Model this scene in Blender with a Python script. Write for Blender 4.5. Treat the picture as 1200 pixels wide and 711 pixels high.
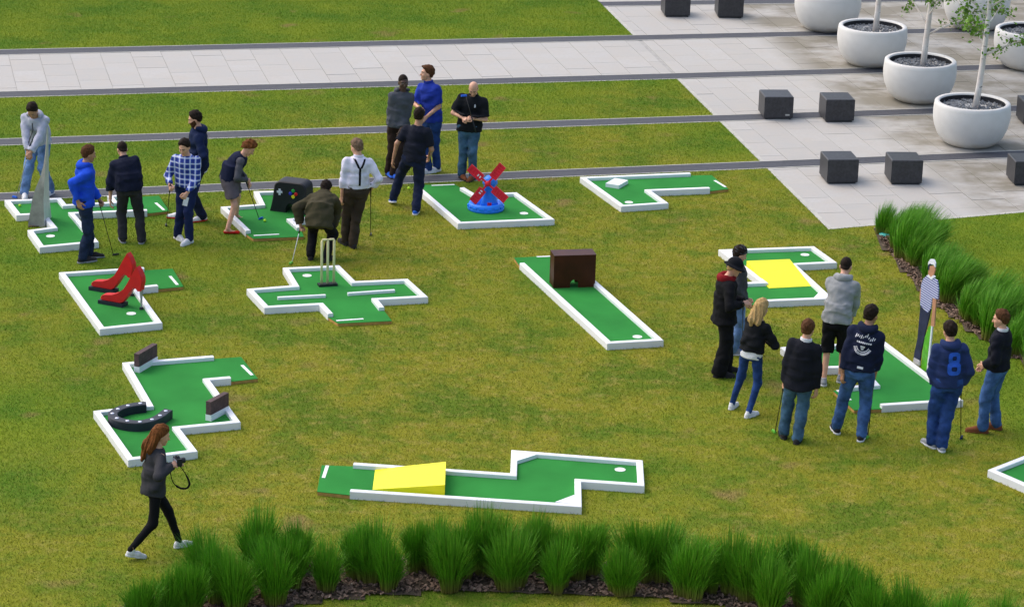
import bpy, bmesh, math, random
import numpy as np
from mathutils import Vector, Matrix

random.seed(7)
RNG = np.random.default_rng(11)
scene = bpy.context.scene
for o in list(bpy.data.objects):
    bpy.data.objects.remove(o)
R_ = math.radians

# ------------------------------------------------------------------ camera
FPX, PITCH, ROLL, HC = 3500.0, R_(18.13), R_(1.75), 14.0      # focal length in pixels of a 1200 px wide frame
cp, sp, cr, sr = math.cos(PITCH), math.sin(PITCH), math.cos(ROLL), math.sin(ROLL)
cam_d = bpy.data.cameras.new('camera')
cam_d.sensor_width = 36.0
cam_d.lens = FPX / 1200.0 * 36.0
cam_d.clip_end = 3000.0
cam = bpy.data.objects.new('camera', cam_d)
scene.collection.objects.link(cam)
right = Vector((1, 0, 0)); up = Vector((0, sp, cp)); fwd = Vector((0, cp, -sp))
cx, cy = right * cr + up * sr, -right * sr + up * cr
m = Matrix((cx, cy, -fwd)).transposed().to_4x4()
m.translation = (0, 0, HC)
cam.matrix_world = m
scene.camera = cam

# ------------------------------------------------------------------ light: bright overcast day
SUN_EL, SUN_AZ = R_(52), R_(-62)          # azimuth measured from +Y towards +X: from the left, a little behind the scene
world = bpy.data.worlds.new('World'); scene.world = world
world.use_nodes = True
wn = world.node_tree.nodes; wl = world.node_tree.links
sky = wn.new('ShaderNodeTexSky'); sky.sky_type = 'NISHITA'; sky.sun_disc = False
sky.sun_elevation = SUN_EL; sky.sun_rotation = SUN_AZ
sky.air_density = 1.0; sky.dust_density = 4.0; sky.ozone_density = 1.0
wl.new(sky.outputs[0], wn['Background'].inputs[0])
wn['Background'].inputs[1].default_value = 0.15
sun_d = bpy.data.lights.new('sun', 'SUN'); sun_d.energy = .7; sun_d.angle = R_(110); sun_d.color = (1.0, 0.95, 0.87)
sun = bpy.data.objects.new('sun', sun_d); scene.collection.objects.link(sun)
sdir = Vector((math.sin(SUN_AZ) * math.cos(SUN_EL), math.cos(SUN_AZ) * math.cos(SUN_EL), math.sin(SUN_EL)))
sun.rotation_euler = sdir.to_track_quat('Z', 'Y').to_euler(); sun.location = sdir * 60
vs = scene.view_settings
vs.view_transform = 'Standard'; vs.look = 'None'; vs.gamma = 1.0; vs.exposure = 0.67; vs.use_curve_mapping = False

# ------------------------------------------------------------------ measuring helpers: a place on the photograph -> a point in the world
def ray(x, y):
    a, b = (x - 600) / FPX, -(y - 355.5) / FPX
    a, b = cr * a - sr * b, sr * a + cr * b
    return np.array([a, cp + b * sp, -sp + b * cp])
def at(x, y, z=0.0):
    r = ray(x, y); t = (z - HC) / r[2]
    return np.array([0, 0, HC]) + r * t
def at_y(x, y, Y):
    r = ray(x, y); return np.array([0, 0, HC]) + r * (Y / r[1])
def Z(ox, oy, s):
    return lambda a, b: (ox + a / s, oy + b / s)
def nrm(v):
    v = np.asarray(v, float); return v / max(np.linalg.norm(v), 1e-9)

# ------------------------------------------------------------------ materials
def new_mat(name):
    m = bpy.data.materials.new(name); m.use_nodes = True
    return m, m.node_tree.nodes, m.node_tree.links, m.node_tree.nodes['Principled BSDF']
def mixc(n, l, fac, a, b, mode='MIX'):
    x = n.new('ShaderNodeMix'); x.data_type = 'RGBA'; x.blend_type = mode
    for sock, v in ((x.inputs[0], fac), (x.inputs[6], a), (x.inputs[7], b)):
        if isinstance(v, (int, float)): sock.default_value = v
        elif isinstance(v, tuple): sock.default_value = (*v[:3], 1)
        else: l.new(v, sock)
    return x.outputs[2]
def noise(n, l, vec, scale, detail=4, rough=.55):
    t = n.new('ShaderNodeTexNoise'); t.inputs['Scale'].default_value = scale
    t.inputs['Detail'].default_value = detail; t.inputs['Roughness'].default_value = rough
    if vec is not None: l.new(vec, t.inputs['Vector'])
    return t.outputs[0]
def ramp(n, l, fac, p0, p1, c0=(0, 0, 0), c1=(1, 1, 1)):
    t = n.new('ShaderNodeValToRGB'); e = t.color_ramp.elements
    e[0].position, e[1].position = p0, p1
    e[0].color, e[1].color = (*c0, 1), (*c1, 1)
    l.new(fac, t.inputs[0]); return t.outputs[0]
def wpos(n, l, scale=None):
    g = n.new('ShaderNodeNewGeometry'); v = g.outputs['Position']
    if scale:
        mp = n.new('ShaderNodeMapping'); mp.inputs['Scale'].default_value = scale
        l.new(v, mp.inputs[0]); v = mp.outputs[0]
    return v
def opos(n):
    return n.new('ShaderNodeTexCoord').outputs['Object']
def bump(n, l, h, strength, dist, p):
    b = n.new('ShaderNodeBump'); b.inputs['Strength'].default_value = strength; b.inputs['Distance'].default_value = dist
    l.new(h, b.inputs['Height']); l.new(b.outputs[0], p.inputs['Normal'])
def plain(name, col, rough=.7, var=.12, scale=9., bmp=.0, bscale=60., spec=.4, metal=0.):
    m, n, l, p = new_mat(name)
    v = opos(n)
    dark = tuple(c * (1 - var) for c in col); lite = tuple(min(1, c * (1 + var)) for c in col)
    c = mixc(n, l, ramp(n, l, noise(n, l, v, scale), .3, .7), dark, lite)
    l.new(c, p.inputs['Base Color']); p.inputs['Roughness'].default_value = rough
    p.inputs['Specular IOR Level'].default_value = spec; p.inputs['Metallic'].default_value = metal
    if bmp: bump(n, l, noise(n, l, v, bscale, 3), bmp, .01, p)
    return m
def cloth(name, col, var=.16, rough=.9):
    return plain(name, col, rough, var, 7., .35, 160., .15)

M = {}
def lawn_material(name, blade):
    m, n, l, p = new_mat(name)
    v = wpos(n, l)
    big = noise(n, l, v, .22, 5, .6)
    mid = noise(n, l, v, .62, 6, .66)
    fin = noise(n, l, v, 4.5, 4, .7)
    green, olive, straw = (.105, .195, .010), (.300, .290, .022), (.46, .36, .10)
    c = mixc(n, l, ramp(n, l, mid, .39, .53), green, olive)
    c = mixc(n, l, ramp(n, l, fin, .50, .78), c, straw)
    c = mixc(n, l, ramp(n, l, noise(n, l, v, 2.2, 4, .65), .50, .70), c, (.12, .22, .011))
    c2 = mixc(n, l, ramp(n, l, mid, .35, .62), (.07, .20, .007), (.21, .29, .012))
    # the mown strips beyond the paths and the bed-side lawn are greener; the worn middle is yellow
    sx = n.new('ShaderNodeSeparateXYZ'); l.new(v, sx.inputs[0])
    mr = n.new('ShaderNodeMapRange'); mr.inputs[1].default_value = 46.; mr.inputs[2].default_value = 63.
    mr.inputs[3].default_value = -.06; mr.inputs[4].default_value = .42; l.new(sx.outputs[1], mr.inputs[0])
    mr2 = n.new('ShaderNodeMapRange'); mr2.inputs[1].default_value = 6.5; mr2.inputs[2].default_value = 7.2
    mr2.inputs[3].default_value = 0.; mr2.inputs[4].default_value = .6; l.new(sx.outputs[0], mr2.inputs[0])
    mr3 = n.new('ShaderNodeMapRange'); mr3.inputs[1].default_value = -2.5; mr3.inputs[2].default_value = -6.5
    mr3.inputs[3].default_value = 0.; mr3.inputs[4].default_value = .22; l.new(sx.outputs[0], mr3.inputs[0])
    def madd(a, b):
        x = n.new('ShaderNodeMath'); x.operation = 'ADD'; l.new(a, x.inputs[0]); l.new(b, x.inputs[1]); return x.outputs[0]
    s = madd(madd(madd(big, mr.outputs[0]), mr2.outputs[0]), mr3.outputs[0])
    c = mixc(n, l, ramp(n, l, s, .42, .78), c, c2)
    # scuffed bare patches
    pv = noise(n, l, v, .9, 3, .5)
    c = mixc(n, l, ramp(n, l, pv, .64, .76), c, (.33, .22, .09))
    if blade:
        hv = n.new('ShaderNodeObjectInfo')
        c = mixc(n, l, ramp(n, l, noise(n, l, v, 26., 2), .48, .95), c, (.46, .43, .06), 'MIX')
        p.inputs['Roughness'].default_value = .75
    else:
        c = mixc(n, l, ramp(n, l, noise(n, l, v, 55., 3), .35, .7), c, (.10, .115, .015))
        p.inputs['Roughness'].default_value = .95
    p.inputs['Specular IOR Level'].default_value = .12
    l.new(c, p.inputs['Base Color'])
    return m
M['lawn'] = lawn_material('lawn', False)
M['blade'] = lawn_material('grass blades', True)
M['soil'] = plain('soil', (.07, .05, .033), .95, .3, 6, .6, 30)
M['rail'] = plain('white painted timber', (.83, .84, .86), .45, .035, 4, .06, 90)
M['carpet'] = plain('green putting felt', (.030, .225, .042), .95, .16, 1.1, .25, 300, .1)
M['timber'] = plain('raw timber', (.48, .27, .075), .8, .2, 14, .2, 60)
M['white'] = plain('white paint', (.85, .85, .85), .5, .02)
M['yellow'] = plain('yellow painted board', (.93, .84, .008), .5, .04, 6)
M['cup'] = plain('white cup', (.82, .84, .8), .5, .02)
M['ball'] = plain('lime ball', (.55, .85, .03), .4, .03)
M['redshoe'] = plain('red painted board', (.62, .008, .010), .55, .12, 6)
M['black'] = plain('black rubber', (.012, .013, .018), .5, .2)
M['navyblk'] = plain('blue black foam', (.014, .018, .03), .55, .25, 5, .1, 40)
M['brownbox'] = plain('brown varnished board', (.055, .010, .003), .45, .3, 4, .05, 20, .25)
M['brownplank'] = plain('purple brown plank', (.085, .05, .052), .8, .3, 20, .3, 40)
M['cream'] = plain('cream timber', (.78, .70, .40), .6, .08)
M['bluep'] = plain('blue plastic', (.014, .22, .90), .4, .12, 9)
M['redp'] = plain('red plastic', (.70, .012, .035), .4, .1, 9)
M['steel'] = plain('brushed steel', (.33, .33, .335), .42, .25, 7, .1, 25, .5, .35)
M['steel_lt'] = plain('bright steel edge', (.62, .62, .62), .4, .1, 7, .1, 25, .5, .2)
M['greyfoam'] = plain('dark grey foam', (.013, .014, .019), .6, .2, 6, .1, 40)
M['padgreen'] = plain('green button', (.01, .35, .05), .4, .05)
M['padblue'] = plain('blue button', (.02, .03, .5), .4, .05)
M['padred'] = plain('red button', (.7, .01, .01), .4, .05)
M['padyel'] = plain('yellow button', (.85, .75, .02), .4, .05)
M['lilac'] = plain('pale lilac', (.72, .74, .86), .5, .03)
M['shaft'] = plain('dark steel shaft', (.06, .055, .05), .35, .1, metal=.6)
M['shaft_lt'] = plain('bright steel shaft', (.5, .5, .48), .35, .1, metal=.4)
M['teal'] = plain('teal plastic', (.05, .42, .36), .5, .1)
M['pebble'] = plain('slate chippings', (.13, .145, .165), .7, .5, 30)
M['planter'] = None

def planter_material():
    m, n, l, p = new_mat('white glass fibre')
    v = opos(n)
    c = mixc(n, l, ramp(n, l, noise(n, l, v, 5, 5), .3, .75), (.66, .645, .61), (.72, .71, .68))
    sx = n.new('ShaderNodeSeparateXYZ'); l.new(v, sx.inputs[0])
    mr = n.new('ShaderNodeMapRange'); mr.inputs[1].default_value = .16; mr.inputs[2].default_value = .0
    l.new(sx.outputs[2], mr.inputs[0])
    mm = n.new('ShaderNodeMath'); mm.operation = 'MULTIPLY'
    l.new(mr.outputs[0], mm.inputs[0]); l.new(ramp(n, l, noise(n, l, v, 3, 4), .3, .65), mm.inputs[1])
    c = mixc(n, l, mm.outputs[0], c, (.42, .31, .17))              # browner in patches towards the foot
    l.new(c, p.inputs['Base Color']); p.inputs['Roughness'].default_value = .5
    return m
M['planter'] = planter_material()

def stone_material():
    m, n, l, p = new_mat('pale sandstone slab')
    v = wpos(n, l)
    oi = n.new('ShaderNodeObjectInfo')
    base = mixc(n, l, oi.outputs['Random'], (.40, .39, .365), (.455, .445, .42))
    base = mixc(n, l, ramp(n, l, noise(n, l, v, 2.2, 5, .65), .35, .7), base, (.44, .41, .365))
    base = mixc(n, l, ramp(n, l, noise(n, l, v, 14, 3), .45, .9), base, (.40, .39, .37))
    # damp stains that spread round the planters
    sx = n.new('ShaderNodeSeparateXYZ'); l.new(v, sx.inputs[0])
    ma = n.new('ShaderNodeMath'); ma.operation = 'MULTIPLY_ADD'
    l.new(sx.outputs[1], ma.inputs[0]); ma.inputs[1].default_value = .22
    l.new(sx.outputs[0], ma.inputs[2])                       # x + .22 y : runs along the planter row
    mr = n.new('ShaderNodeMapRange'); mr.inputs[1].default_value = 18.25; mr.inputs[2].default_value = 19.0
    l.new(ma.outputs[0], mr.inputs[0])
    mm = n.new('ShaderNodeMath'); mm.operation = 'MULTIPLY'
    vs_ = wpos(n, l, (.55, .8, 1))
    l.new(mr.outputs[0], mm.inputs[0]); l.new(ramp(n, l, noise(n, l, vs_, 1.2, 5, .62), .36, .56), mm.inputs[1])
    base = mixc(n, l, mm.outputs[0], base, (.215, .195, .15))
    l.new(base, p.inputs['Base Color']); p.inputs['Roughness'].default_value = .8
    bump(n, l, noise(n, l, v, 40, 4), .2, .01, p)
    return m
M['stone'] = stone_material()
M['joint'] = plain('sandy joint', (.37, .36, .335), .95, .15, 8)
M['kerb'] = plain('pale concrete edging', (.46, .45, .40), .85, .12, 6)
def sett_material():
    m, n, l, p = new_mat('basalt setts')
    v = wpos(n, l)
    mp = n.new('ShaderNodeMapping'); mp.inputs['Rotation'].default_value = (0, 0, R_(-13.2)); l.new(v, mp.inputs[0])
    b = n.new('ShaderNodeTexBrick'); b.inputs['Scale'].default_value = 1.0
    b.inputs['Brick Width'].default_value = .2; b.inputs['Row Height'].default_value = .1
    b.inputs['Mortar Size'].default_value = .008
    b.inputs['Color1'].default_value = (.032, .034, .044, 1); b.inputs['Color2'].default_value = (.050, .053, .066, 1)
    b.inputs['Mortar'].default_value = (.05, .05, .055, 1); l.new(mp.outputs[0], b.inputs['Vector'])
    c = mixc(n, l, ramp(n, l, noise(n, l, v, 18, 4), .3, .75), b.outputs[0], (.065, .068, .082))
    l.new(c, p.inputs['Base Color']); p.inputs['Roughness'].default_value = .75
    bump(n, l, b.outputs['Fac'], -.4, .01, p)
    return m
M['sett'] = sett_material()
M['block'] = plain('dark granite', (.030, .031, .036), .45, .4, 26, .08, 60, .5)
M['block_top'] = M['block']

def chip_material():
    m, n, l, p = new_mat('bark chips')
    v = wpos(n, l)
    c = mixc(n, l, ramp(n, l, noise(n, l, v, 45, 2), .3, .7), (.075, .04, .028), (.30, .20, .14))
    c = mixc(n, l, ramp(n, l, noise(n, l, v, 30, 1), .68, .74), c, (.42, .34, .25))
    l.new(c, p.inputs['Base Color']); p.inputs['Roughness'].default_value = .9
    return m
M['chips'] = chip_material()
def tuft_material():
    m, n, l, p = new_mat('ornamental grass leaf')
    v = opos(n)
    sx = n.new('ShaderNodeSeparateXYZ'); l.new(v, sx.inputs[0])
    c = mixc(n, l, ramp(n, l, noise(n, l, wpos(n, l, (30, 30, 3)), 1.6, 3), .3, .72), (.045, .19, .008), (.16, .44, .016))
    oi = n.new('ShaderNodeObjectInfo')
    c = mixc(n, l, oi.outputs['Random'], c, mixc(n, l, .45, c, (.10, .27, .012)))
    c = mixc(n, l, ramp(n, l, noise(n, l, wpos(n, l, (60, 60, 2)), 2.0, 1), .66, .72), c, (.26, .24, .05))
    mr = n.new('ShaderNodeMapRange'); mr.inputs[1].default_value = .22; mr.inputs[2].default_value = .0
    l.new(sx.outputs[2], mr.inputs[0])
    c = mixc(n, l, mr.outputs[0], c, (.24, .19, .045))              # old straw-coloured leaf bases
    l.new(c, p.inputs['Base Color']); p.inputs['Roughness'].default_value = .55
    p.inputs['Specular IOR Level'].default_value = .25
    return m
M['tuft'] = tuft_material()
def birch_material():
    m, n, l, p = new_mat('birch bark')
    v = opos(n)
    mp = n.new('ShaderNodeMapping'); mp.inputs['Scale'].default_value = (6, 6, 22); l.new(v, mp.inputs[0])
    c = mixc(n, l, ramp(n, l, noise(n, l, mp.outputs[0], 1.0, 3), .62, .70), (.74, .70, .66), (.12, .09, .08))
    c = mixc(n, l, ramp(n, l, noise(n, l, v, 4, 3), .4, .7), c, (.62, .54, .48), 'MIX')
    l.new(c, p.inputs['Base Color']); p.inputs['Roughness'].default_value = .7
    return m
M['birch'] = birch_material()
M['twig'] = plain('birch twig', (.22, .15, .11), .8, .3)
M['leaf'] = plain('birch leaf', (.13, .27, .02), .5, .55, 3.5, spec=.3)

def skin_material(name, col):
    m, n, l, p = new_mat(name)
    a = n.new('ShaderNodeAttribute'); a.attribute_name = 'feat'
    s = n.new('ShaderNodeSeparateColor'); l.new(a.outputs['Color'], s.inputs[0])
    v = opos(n)
    c = mixc(n, l, ramp(n, l, noise(n, l, v, 14, 3), .3, .7), tuple(x * .9 for x in col), tuple(min(1, x * 1.08) for x in col))
    c = mixc(n, l, s.outputs[0], c, (col[0] * .75, col[1] * .42, col[2] * .42))
    c = mixc(n, l, s.outputs[1], c, (.03, .018, .012))
    c = mixc(n, l, s.outputs[2], c, (.32, .28, .26))
    l.new(c, p.inputs['Base Color']); p.inputs['Roughness'].default_value = .5
    p.inputs['Subsurface Weight'].default_value = .0
    return m
M['skin'] = skin_material('fair skin', (.68, .36, .235))
M['skin_tan'] = skin_material('tanned skin', (.46, .23, .135))
M['skin_dark'] = skin_material('brown skin', (.085, .042, .026))
def hair_material(name, a, b):
    m, n, l, p = new_mat(name)
    v = opos(n)
    mp = n.new('ShaderNodeMapping'); mp.inputs['Scale'].default_value = (90, 90, 9); l.new(v, mp.inputs[0])
    c = mixc(n, l, ramp(n, l, noise(n, l, mp.outputs[0], 1.0, 3), .3, .72), a, b)
    l.new(c, p.inputs['Base Color']); p.inputs['Roughness'].default_value = .75; p.inputs['Specular IOR Level'].default_value = .12
    bump(n, l, noise(n, l, mp.outputs[0], 1.0, 3), .6, .01, p)
    return m
M['h_dark'] = hair_material('dark hair', (.008, .006, .005), (.03, .018, .012))
M['h_brown'] = hair_material('brown hair', (.045, .018, .008), (.14, .06, .025))
M['h_auburn'] = hair_material('auburn hair', (.06, .02, .006), (.24, .085, .022))
M['h_blond'] = hair_material('blond hair', (.30, .17, .06), (.62, .43, .19))
M['h_grey'] = hair_material('greying brown hair', (.10, .06, .04), (.26, .17, .11))
for k, c in dict(c_lilacgrey=(.47, .48, .58), c_royal=(.015, .075, .60), c_navyjk=(.010, .013, .030), c_navy=(.011, .020, .060),
                 c_vest=(.014, .018, .045), c_greysl=(.085, .085, .10), c_skirt=(.115, .10, .115), c_olive=(.055, .048, .026),
                 c_white=(.72, .70, .82), c_char=(.085, .09, .105), c_poloblue=(.02, .045, .34), c_blk=(.010, .011, .014),
                 c_tee=(.013, .015, .026), c_coat=(.009, .009, .011), c_red=(.22, .012, .016), c_hood=(.06, .06, .065),
                 c_blazer=(.011, .012, .018), c_greyhood=(.30, .31, .315), c_navyhood=(.011, .016, .042), c_eight=(.020, .036, .115),
                 c_sweater=(.009, .010, .018), c_knit=(.040, .040, .046), t_dgrey=(.032, .032, .036), t_navy=(.014, .024, .085),
                 t_brown=(.050, .037, .026), t_blk=(.008, .008, .010), t_dbrown=(.030, .018, .014), t_dnavy=(.012, .018, .045),
                 s_white=(.72, .72, .74), s_blue=(.03, .12, .55), s_dark=(.03, .028, .03), s_brown=(.20, .07, .03), s_red=(.58, .02, .015),
                 s_grey=(.30, .31, .33), p_white=(.75, .75, .8), p_blue=(.03, .11, .55), p_black=(.008, .008, .01)).items():
    M[k] = cloth(k[2:] + ' cloth', c)
def denim(name, col):
    m, n, l, p = new_mat(name)
    v = opos(n)
    c = mixc(n, l, ramp(n, l, noise(n, l, v, 5.5, 4, .6), .35, .7), tuple(x * .7 for x in col), tuple(min(1, x * 1.7) for x in col))
    l.new(c, p.inputs['Base Color']); p.inputs['Roughness'].default_value = .9; p.inputs['Specular IOR Level'].default_value = .12
    bump(n, l, noise(n, l, v, 170, 2), .3, .01, p)
    return m
M['j_light'] = denim('light blue denim', (.13, .22, .42)); M['j_mid'] = denim('mid blue denim', (.045, .10, .24))
M['j_dark'] = denim('dark denim', (.014, .024, .055)); M['j_blue'] = denim('indigo denim', (.02, .05, .17)); M['j_teal'] = denim('washed denim', (.05, .105, .17))
def plaid_material():
    m, n, l, p = new_mat('blue check cotton')
    v = opos(n)
    sx = n.new('ShaderNodeSeparateXYZ'); l.new(v, sx.inputs[0])
    def band(sock, period, width):
        a = n.new('ShaderNodeMath'); a.operation = 'PINGPONG'; l.new(sock, a.inputs[0]); a.inputs[1].default_value = period / 2
        b = n.new('ShaderNodeMath'); b.operation = 'LESS_THAN'; l.new(a.outputs[0], b.inputs[0]); b.inputs[1].default_value = width / 2
        return b.outputs[0]
    c = mixc(n, l, band(sx.outputs[0], .085, .040), (.02, .085, .48), (.012, .035, .24))
    mz = band(sx.outputs[2], .085, .040)
    x = n.new('ShaderNodeMath'); x.operation = 'MULTIPLY'; l.new(mz, x.inputs[0]); x.inputs[1].default_value = .6
    c = mixc(n, l, x.outputs[0], c, (.012, .03, .22))
    for sock, off in ((sx.outputs[0], 1), (sx.outputs[2], 1)):
        s = n.new('ShaderNodeMath'); s.operation = 'ADD'; l.new(sock, s.inputs[0]); s.inputs[1].default_value = .0425
        hf = n.new('ShaderNodeMath'); hf.operation = 'MULTIPLY'; l.new(band(s.outputs[0], .085, .022), hf.inputs[0]); hf.inputs[1].default_value = .6
        c = mixc(n, l, hf.outputs[0], c, (.70, .76, .88))
    l.new(c, p.inputs['Base Color']); p.inputs['Roughness'].default_value = .9
    return m
M['plaid'] = plaid_material()
def stripes_material():
    m, n, l, p = new_mat('printed striped shirt')
    sx = n.new('ShaderNodeSeparateXYZ'); l.new(opos(n), sx.inputs[0])
    a = n.new('ShaderNodeMath'); a.operation = 'PINGPONG'; l.new(sx.outputs[2], a.inputs[0]); a.inputs[1].default_value = .0175
    b = n.new('ShaderNodeMath'); b.operation = 'LESS_THAN'; l.new(a.outputs[0], b.inputs[0]); b.inputs[1].default_value = .0085
    l.new(mixc(n, l, b.outputs[0], (.62, .65, .85), (.06, .07, .30)), p.inputs['Base Color']); p.inputs['Roughness'].default_value = .4
    return m
M['stripes'] = stripes_material()
M['print_skin'] = plain('printed skin', (.50, .25, .15), .6, .1, spec=.1); M['print_navy'] = plain('printed trousers', (.030, .036, .075), .6, .35, 5, spec=.1)
M['print_grass'] = plain('printed grass', (.10, .42, .02), .4, .35, 9); M['print_white'] = plain('printed white', (.78, .80, .88), .4, .04)
M['print_shoe'] = plain('printed shoes', (.6, .6, .65), .4, .3, 20); M['board'] = plain('foam board', (.6, .6, .58), .6, .05)

# ------------------------------------------------------------------ mesh helpers
COL = scene.collection
def link(o): COL.objects.link(o); return o
def mk(name, verts, faces, mat, parent=None, smooth=False, loc=None):
    me = bpy.data.meshes.new(name)
    verts = np.asarray(verts, dtype=np.float32).reshape(-1, 3)
    if isinstance(faces, np.ndarray):
        nf, k = faces.shape
        me.vertices.add(len(verts)); me.vertices.foreach_set('co', verts.ravel())
        me.loops.add(nf * k); me.loops.foreach_set('vertex_index', faces.astype(np.int32).ravel())
        me.polygons.add(nf)
        me.polygons.foreach_set('loop_start', np.arange(0, nf * k, k, dtype=np.int32))
        me.update(calc_edges=True); me.validate()
    else:
        me.from_pydata([tuple(map(float, v)) for v in verts], [], faces)
        bm = bmesh.new(); bm.from_mesh(me); bmesh.ops.recalc_face_normals(bm, faces=bm.faces[:]); bm.to_mesh(me); bm.free()
    if smooth: me.polygons.foreach_set('use_smooth', np.ones(len(me.polygons), dtype=bool))
    if mat is not None: me.materials.append(M[mat] if isinstance(mat, str) else mat)
    o = bpy.data.objects.new(name, me); link(o)
    if parent is not None: o.parent = parent
    if loc is not None: o.location = loc
    return o
def empty(name, loc, label=None, cat=None, group=None):
    o = bpy.data.objects.new(name, None); link(o); o.location = [float(v) for v in loc]; o.empty_display_size = .2
    tag(o, label, cat, group); return o
def tag(o, label=None, cat=None, group=None, kind=None):
    for k, v in (('label', label), ('category', cat), ('group', group), ('kind', kind)):
        if v: o[k] = v
    return o
class G:                                     # a small geometry collector
    def __init__(s): s.v = []; s.f = []
    def add(s, v, f):
        b = len(s.v); s.v += [tuple(map(float, q)) for q in v]; s.f += [tuple(i + b for i in q) for q in f]; return s
    def prism(s, poly, z0, z1):
        n = len(poly)
        v = [(p[0], p[1], z0) for p in poly] + [(p[0], p[1], z1) for p in poly]
        f = [tuple(range(n - 1, -1, -1)), tuple(range(n, 2 * n))] + [(i, (i + 1) % n, n + (i + 1) % n, n + i) for i in range(n)]
        return s.add(v, f)
    def hexa(s, lo, hi):                      # four bottom and four top corners
        return s.add(list(lo) + list(hi), [(3, 2, 1, 0), (4, 5, 6, 7), (0, 1, 5, 4), (1, 2, 6, 5), (2, 3, 7, 6), (3, 0, 4, 7)])
    def box(s, c, sx, sy, sz, ang=0.):        # c = centre of the bottom face
        ca, sa = math.cos(ang), math.sin(ang)
        q = [(c[0] + x * ca - y * sa, c[1] + x * sa + y * ca) for x, y in ((-sx / 2, -sy / 2), (sx / 2, -sy / 2), (sx / 2, sy / 2), (-sx / 2, sy / 2))]
        return s.prism(q, c[2], c[2] + sz)
    def tube(s, pts, rad, n=8):
        pts = [np.asarray(p, float) for p in pts]
        rad = [rad] * len(pts) if isinstance(rad, (int, float)) else rad
        rings = []
        ref = np.array([.31, .22, .92])
        for i, p in enumerate(pts):
            t = nrm(pts[min(i + 1, len(pts) - 1)] - pts[max(i - 1, 0)])
            a = np.cross(t, ref)
            if np.linalg.norm(a) < .2: a = np.cross(t, [1, 0, 0])
            a = nrm(a); b = np.cross(t, a)
            rings.append([p + rad[i] * (math.cos(k * 2 * math.pi / n) * a + math.sin(k * 2 * math.pi / n) * b) for k in range(n)])
        v = [q for r in rings for q in r]
        f = [(i * n + k, i * n + (k + 1) % n, (i + 1) * n + (k + 1) % n, (i + 1) * n + k) for i in range(len(pts) - 1) for k in range(n)]
        f += [tuple(range(n - 1, -1, -1)), tuple(range((len(pts) - 1) * n, len(pts) * n))]
        return s.add(v, f)
    def lathe(s, prof, c=(0, 0, 0), n=40, closed=False):
        v = [(c[0] + r * math.cos(k * 2 * math.pi / n), c[1] + r * math.sin(k * 2 * math.pi / n), c[2] + z) for r, z in prof for k in range(n)]
        m_ = len(prof)
        f = [(i * n + k, i * n + (k + 1) % n, (i + 1) * n + (k + 1) % n, (i + 1) * n + k) for i in range(m_ - 1) for k in range(n)]
        if not closed:
            f += [tuple(range(n - 1, -1, -1)), tuple(range((m_ - 1) * n, m_ * n))]
        return s.add(v, f)
    def strip(s, A, B):                       # a ribbon between two point rows
        n = len(A); return s.add(list(A) + list(B), [(i, i + 1, n + i + 1, n + i) for i in range(n - 1)])
    def build(s, name, mat, parent=None, smooth=False, off=None):
        v = np.asarray(s.v, float)
        if off is not None: v = v - np.asarray(off, float)
        return mk(name, v, s.f, mat, parent, smooth)
def area2(p):
    return sum(p[i][0] * p[(i + 1) % len(p)][1] - p[(i + 1) % len(p)][0] * p[i][1] for i in range(len(p))) / 2
def offset_poly(p, d, closed=True):
    """move every side of a counter-clockwise outline inwards by d, mitred corners"""
    p = [np.asarray(q[:2], float) for q in p]; n = len(p); out = []
    def ln(i):
        a, b = p[i], p[(i + 1) % n]; t = nrm(b - a); return a + d * np.array([-t[1], t[0]]), t
    for i in range(n):
        if not closed and i in (0, n - 1):
            q, t = ln(0 if i == 0 else n - 2)
            out.append(q if i == 0 else p[i] + d * np.array([-t[1], t[0]])); continue
        (q0, t0), (q1, t1) = ln((i - 1) % n), ln(i)
        den = t0[0] * t1[1] - t0[1] * t1[0]
        if abs(den) < 1e-4: out.append(q1); continue
        k = ((q1 - q0)[0] * t1[1] - (q1 - q0)[1] * t1[0]) / den
        out.append(q0 + t0 * k)
    return out
def inside(poly, X, Y):
    r = np.zeros(X.shape, bool); n = len(poly)
    for i in range(n):
        (x0, y0), (x1, y1) = poly[i][:2], poly[(i + 1) % n][:2]
        c = ((y0 > Y) != (y1 > Y))
        with np.errstate(divide='ignore', invalid='ignore'):
            r ^= c & (X < (x1 - x0) * (Y - y0) / (y1 - y0 + 1e-12) + x0)
    return r

# ================================================================== THE SETTING
UA = R_(12.9)
U = np.array([math.cos(UA), math.sin(UA)]); V = np.array([-math.sin(UA), math.cos(UA)])
# four dark bands (+ one at the very top): their upper and lower sides as lines through two points
def line(p, q):
    a, b = at(*p)[:2], at(*q)[:2]; return a, nrm(b - a)
def cross(l1, l2):
    (a, t), (b, s) = l1, l2
    k = ((b - a)[0] * s[1] - (b - a)[1] * s[0]) / (t[0] * s[1] - t[1] * s[0]); return a + t * k
def shift(l, d):
    a, t = l; return a + d * np.array([-t[1], t[0]]), t
BAND_W = .41
b_up = [line((700, 2.8), (1000, -1.5)), line((200, 54.4), (920, 38.0)), line((200, 102.6), (1000, 80.8)), line((200, 156.8), (960, 131.8)), line((200, 218.6), (1000, 185.2))]
bands_top = b_up
bands_bot = [shift(l, -BAND_W) for l in b_up]
edge_line = line((740, 40), (971, 269))                 # lawn / plaza side
plaza_bot = line((971, 269), (1200, 249))               # plaza's lower side
FARL = (np.array([-17., 0.]), np.array([0., 1.])); FARR = (np.array([16., 0.]), np.array([0., 1.]))
def quad(lo, hi, lf, rt): return [cross(lo, lf), cross(lo, rt), cross(hi, rt), cross(hi, lf)]

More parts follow.
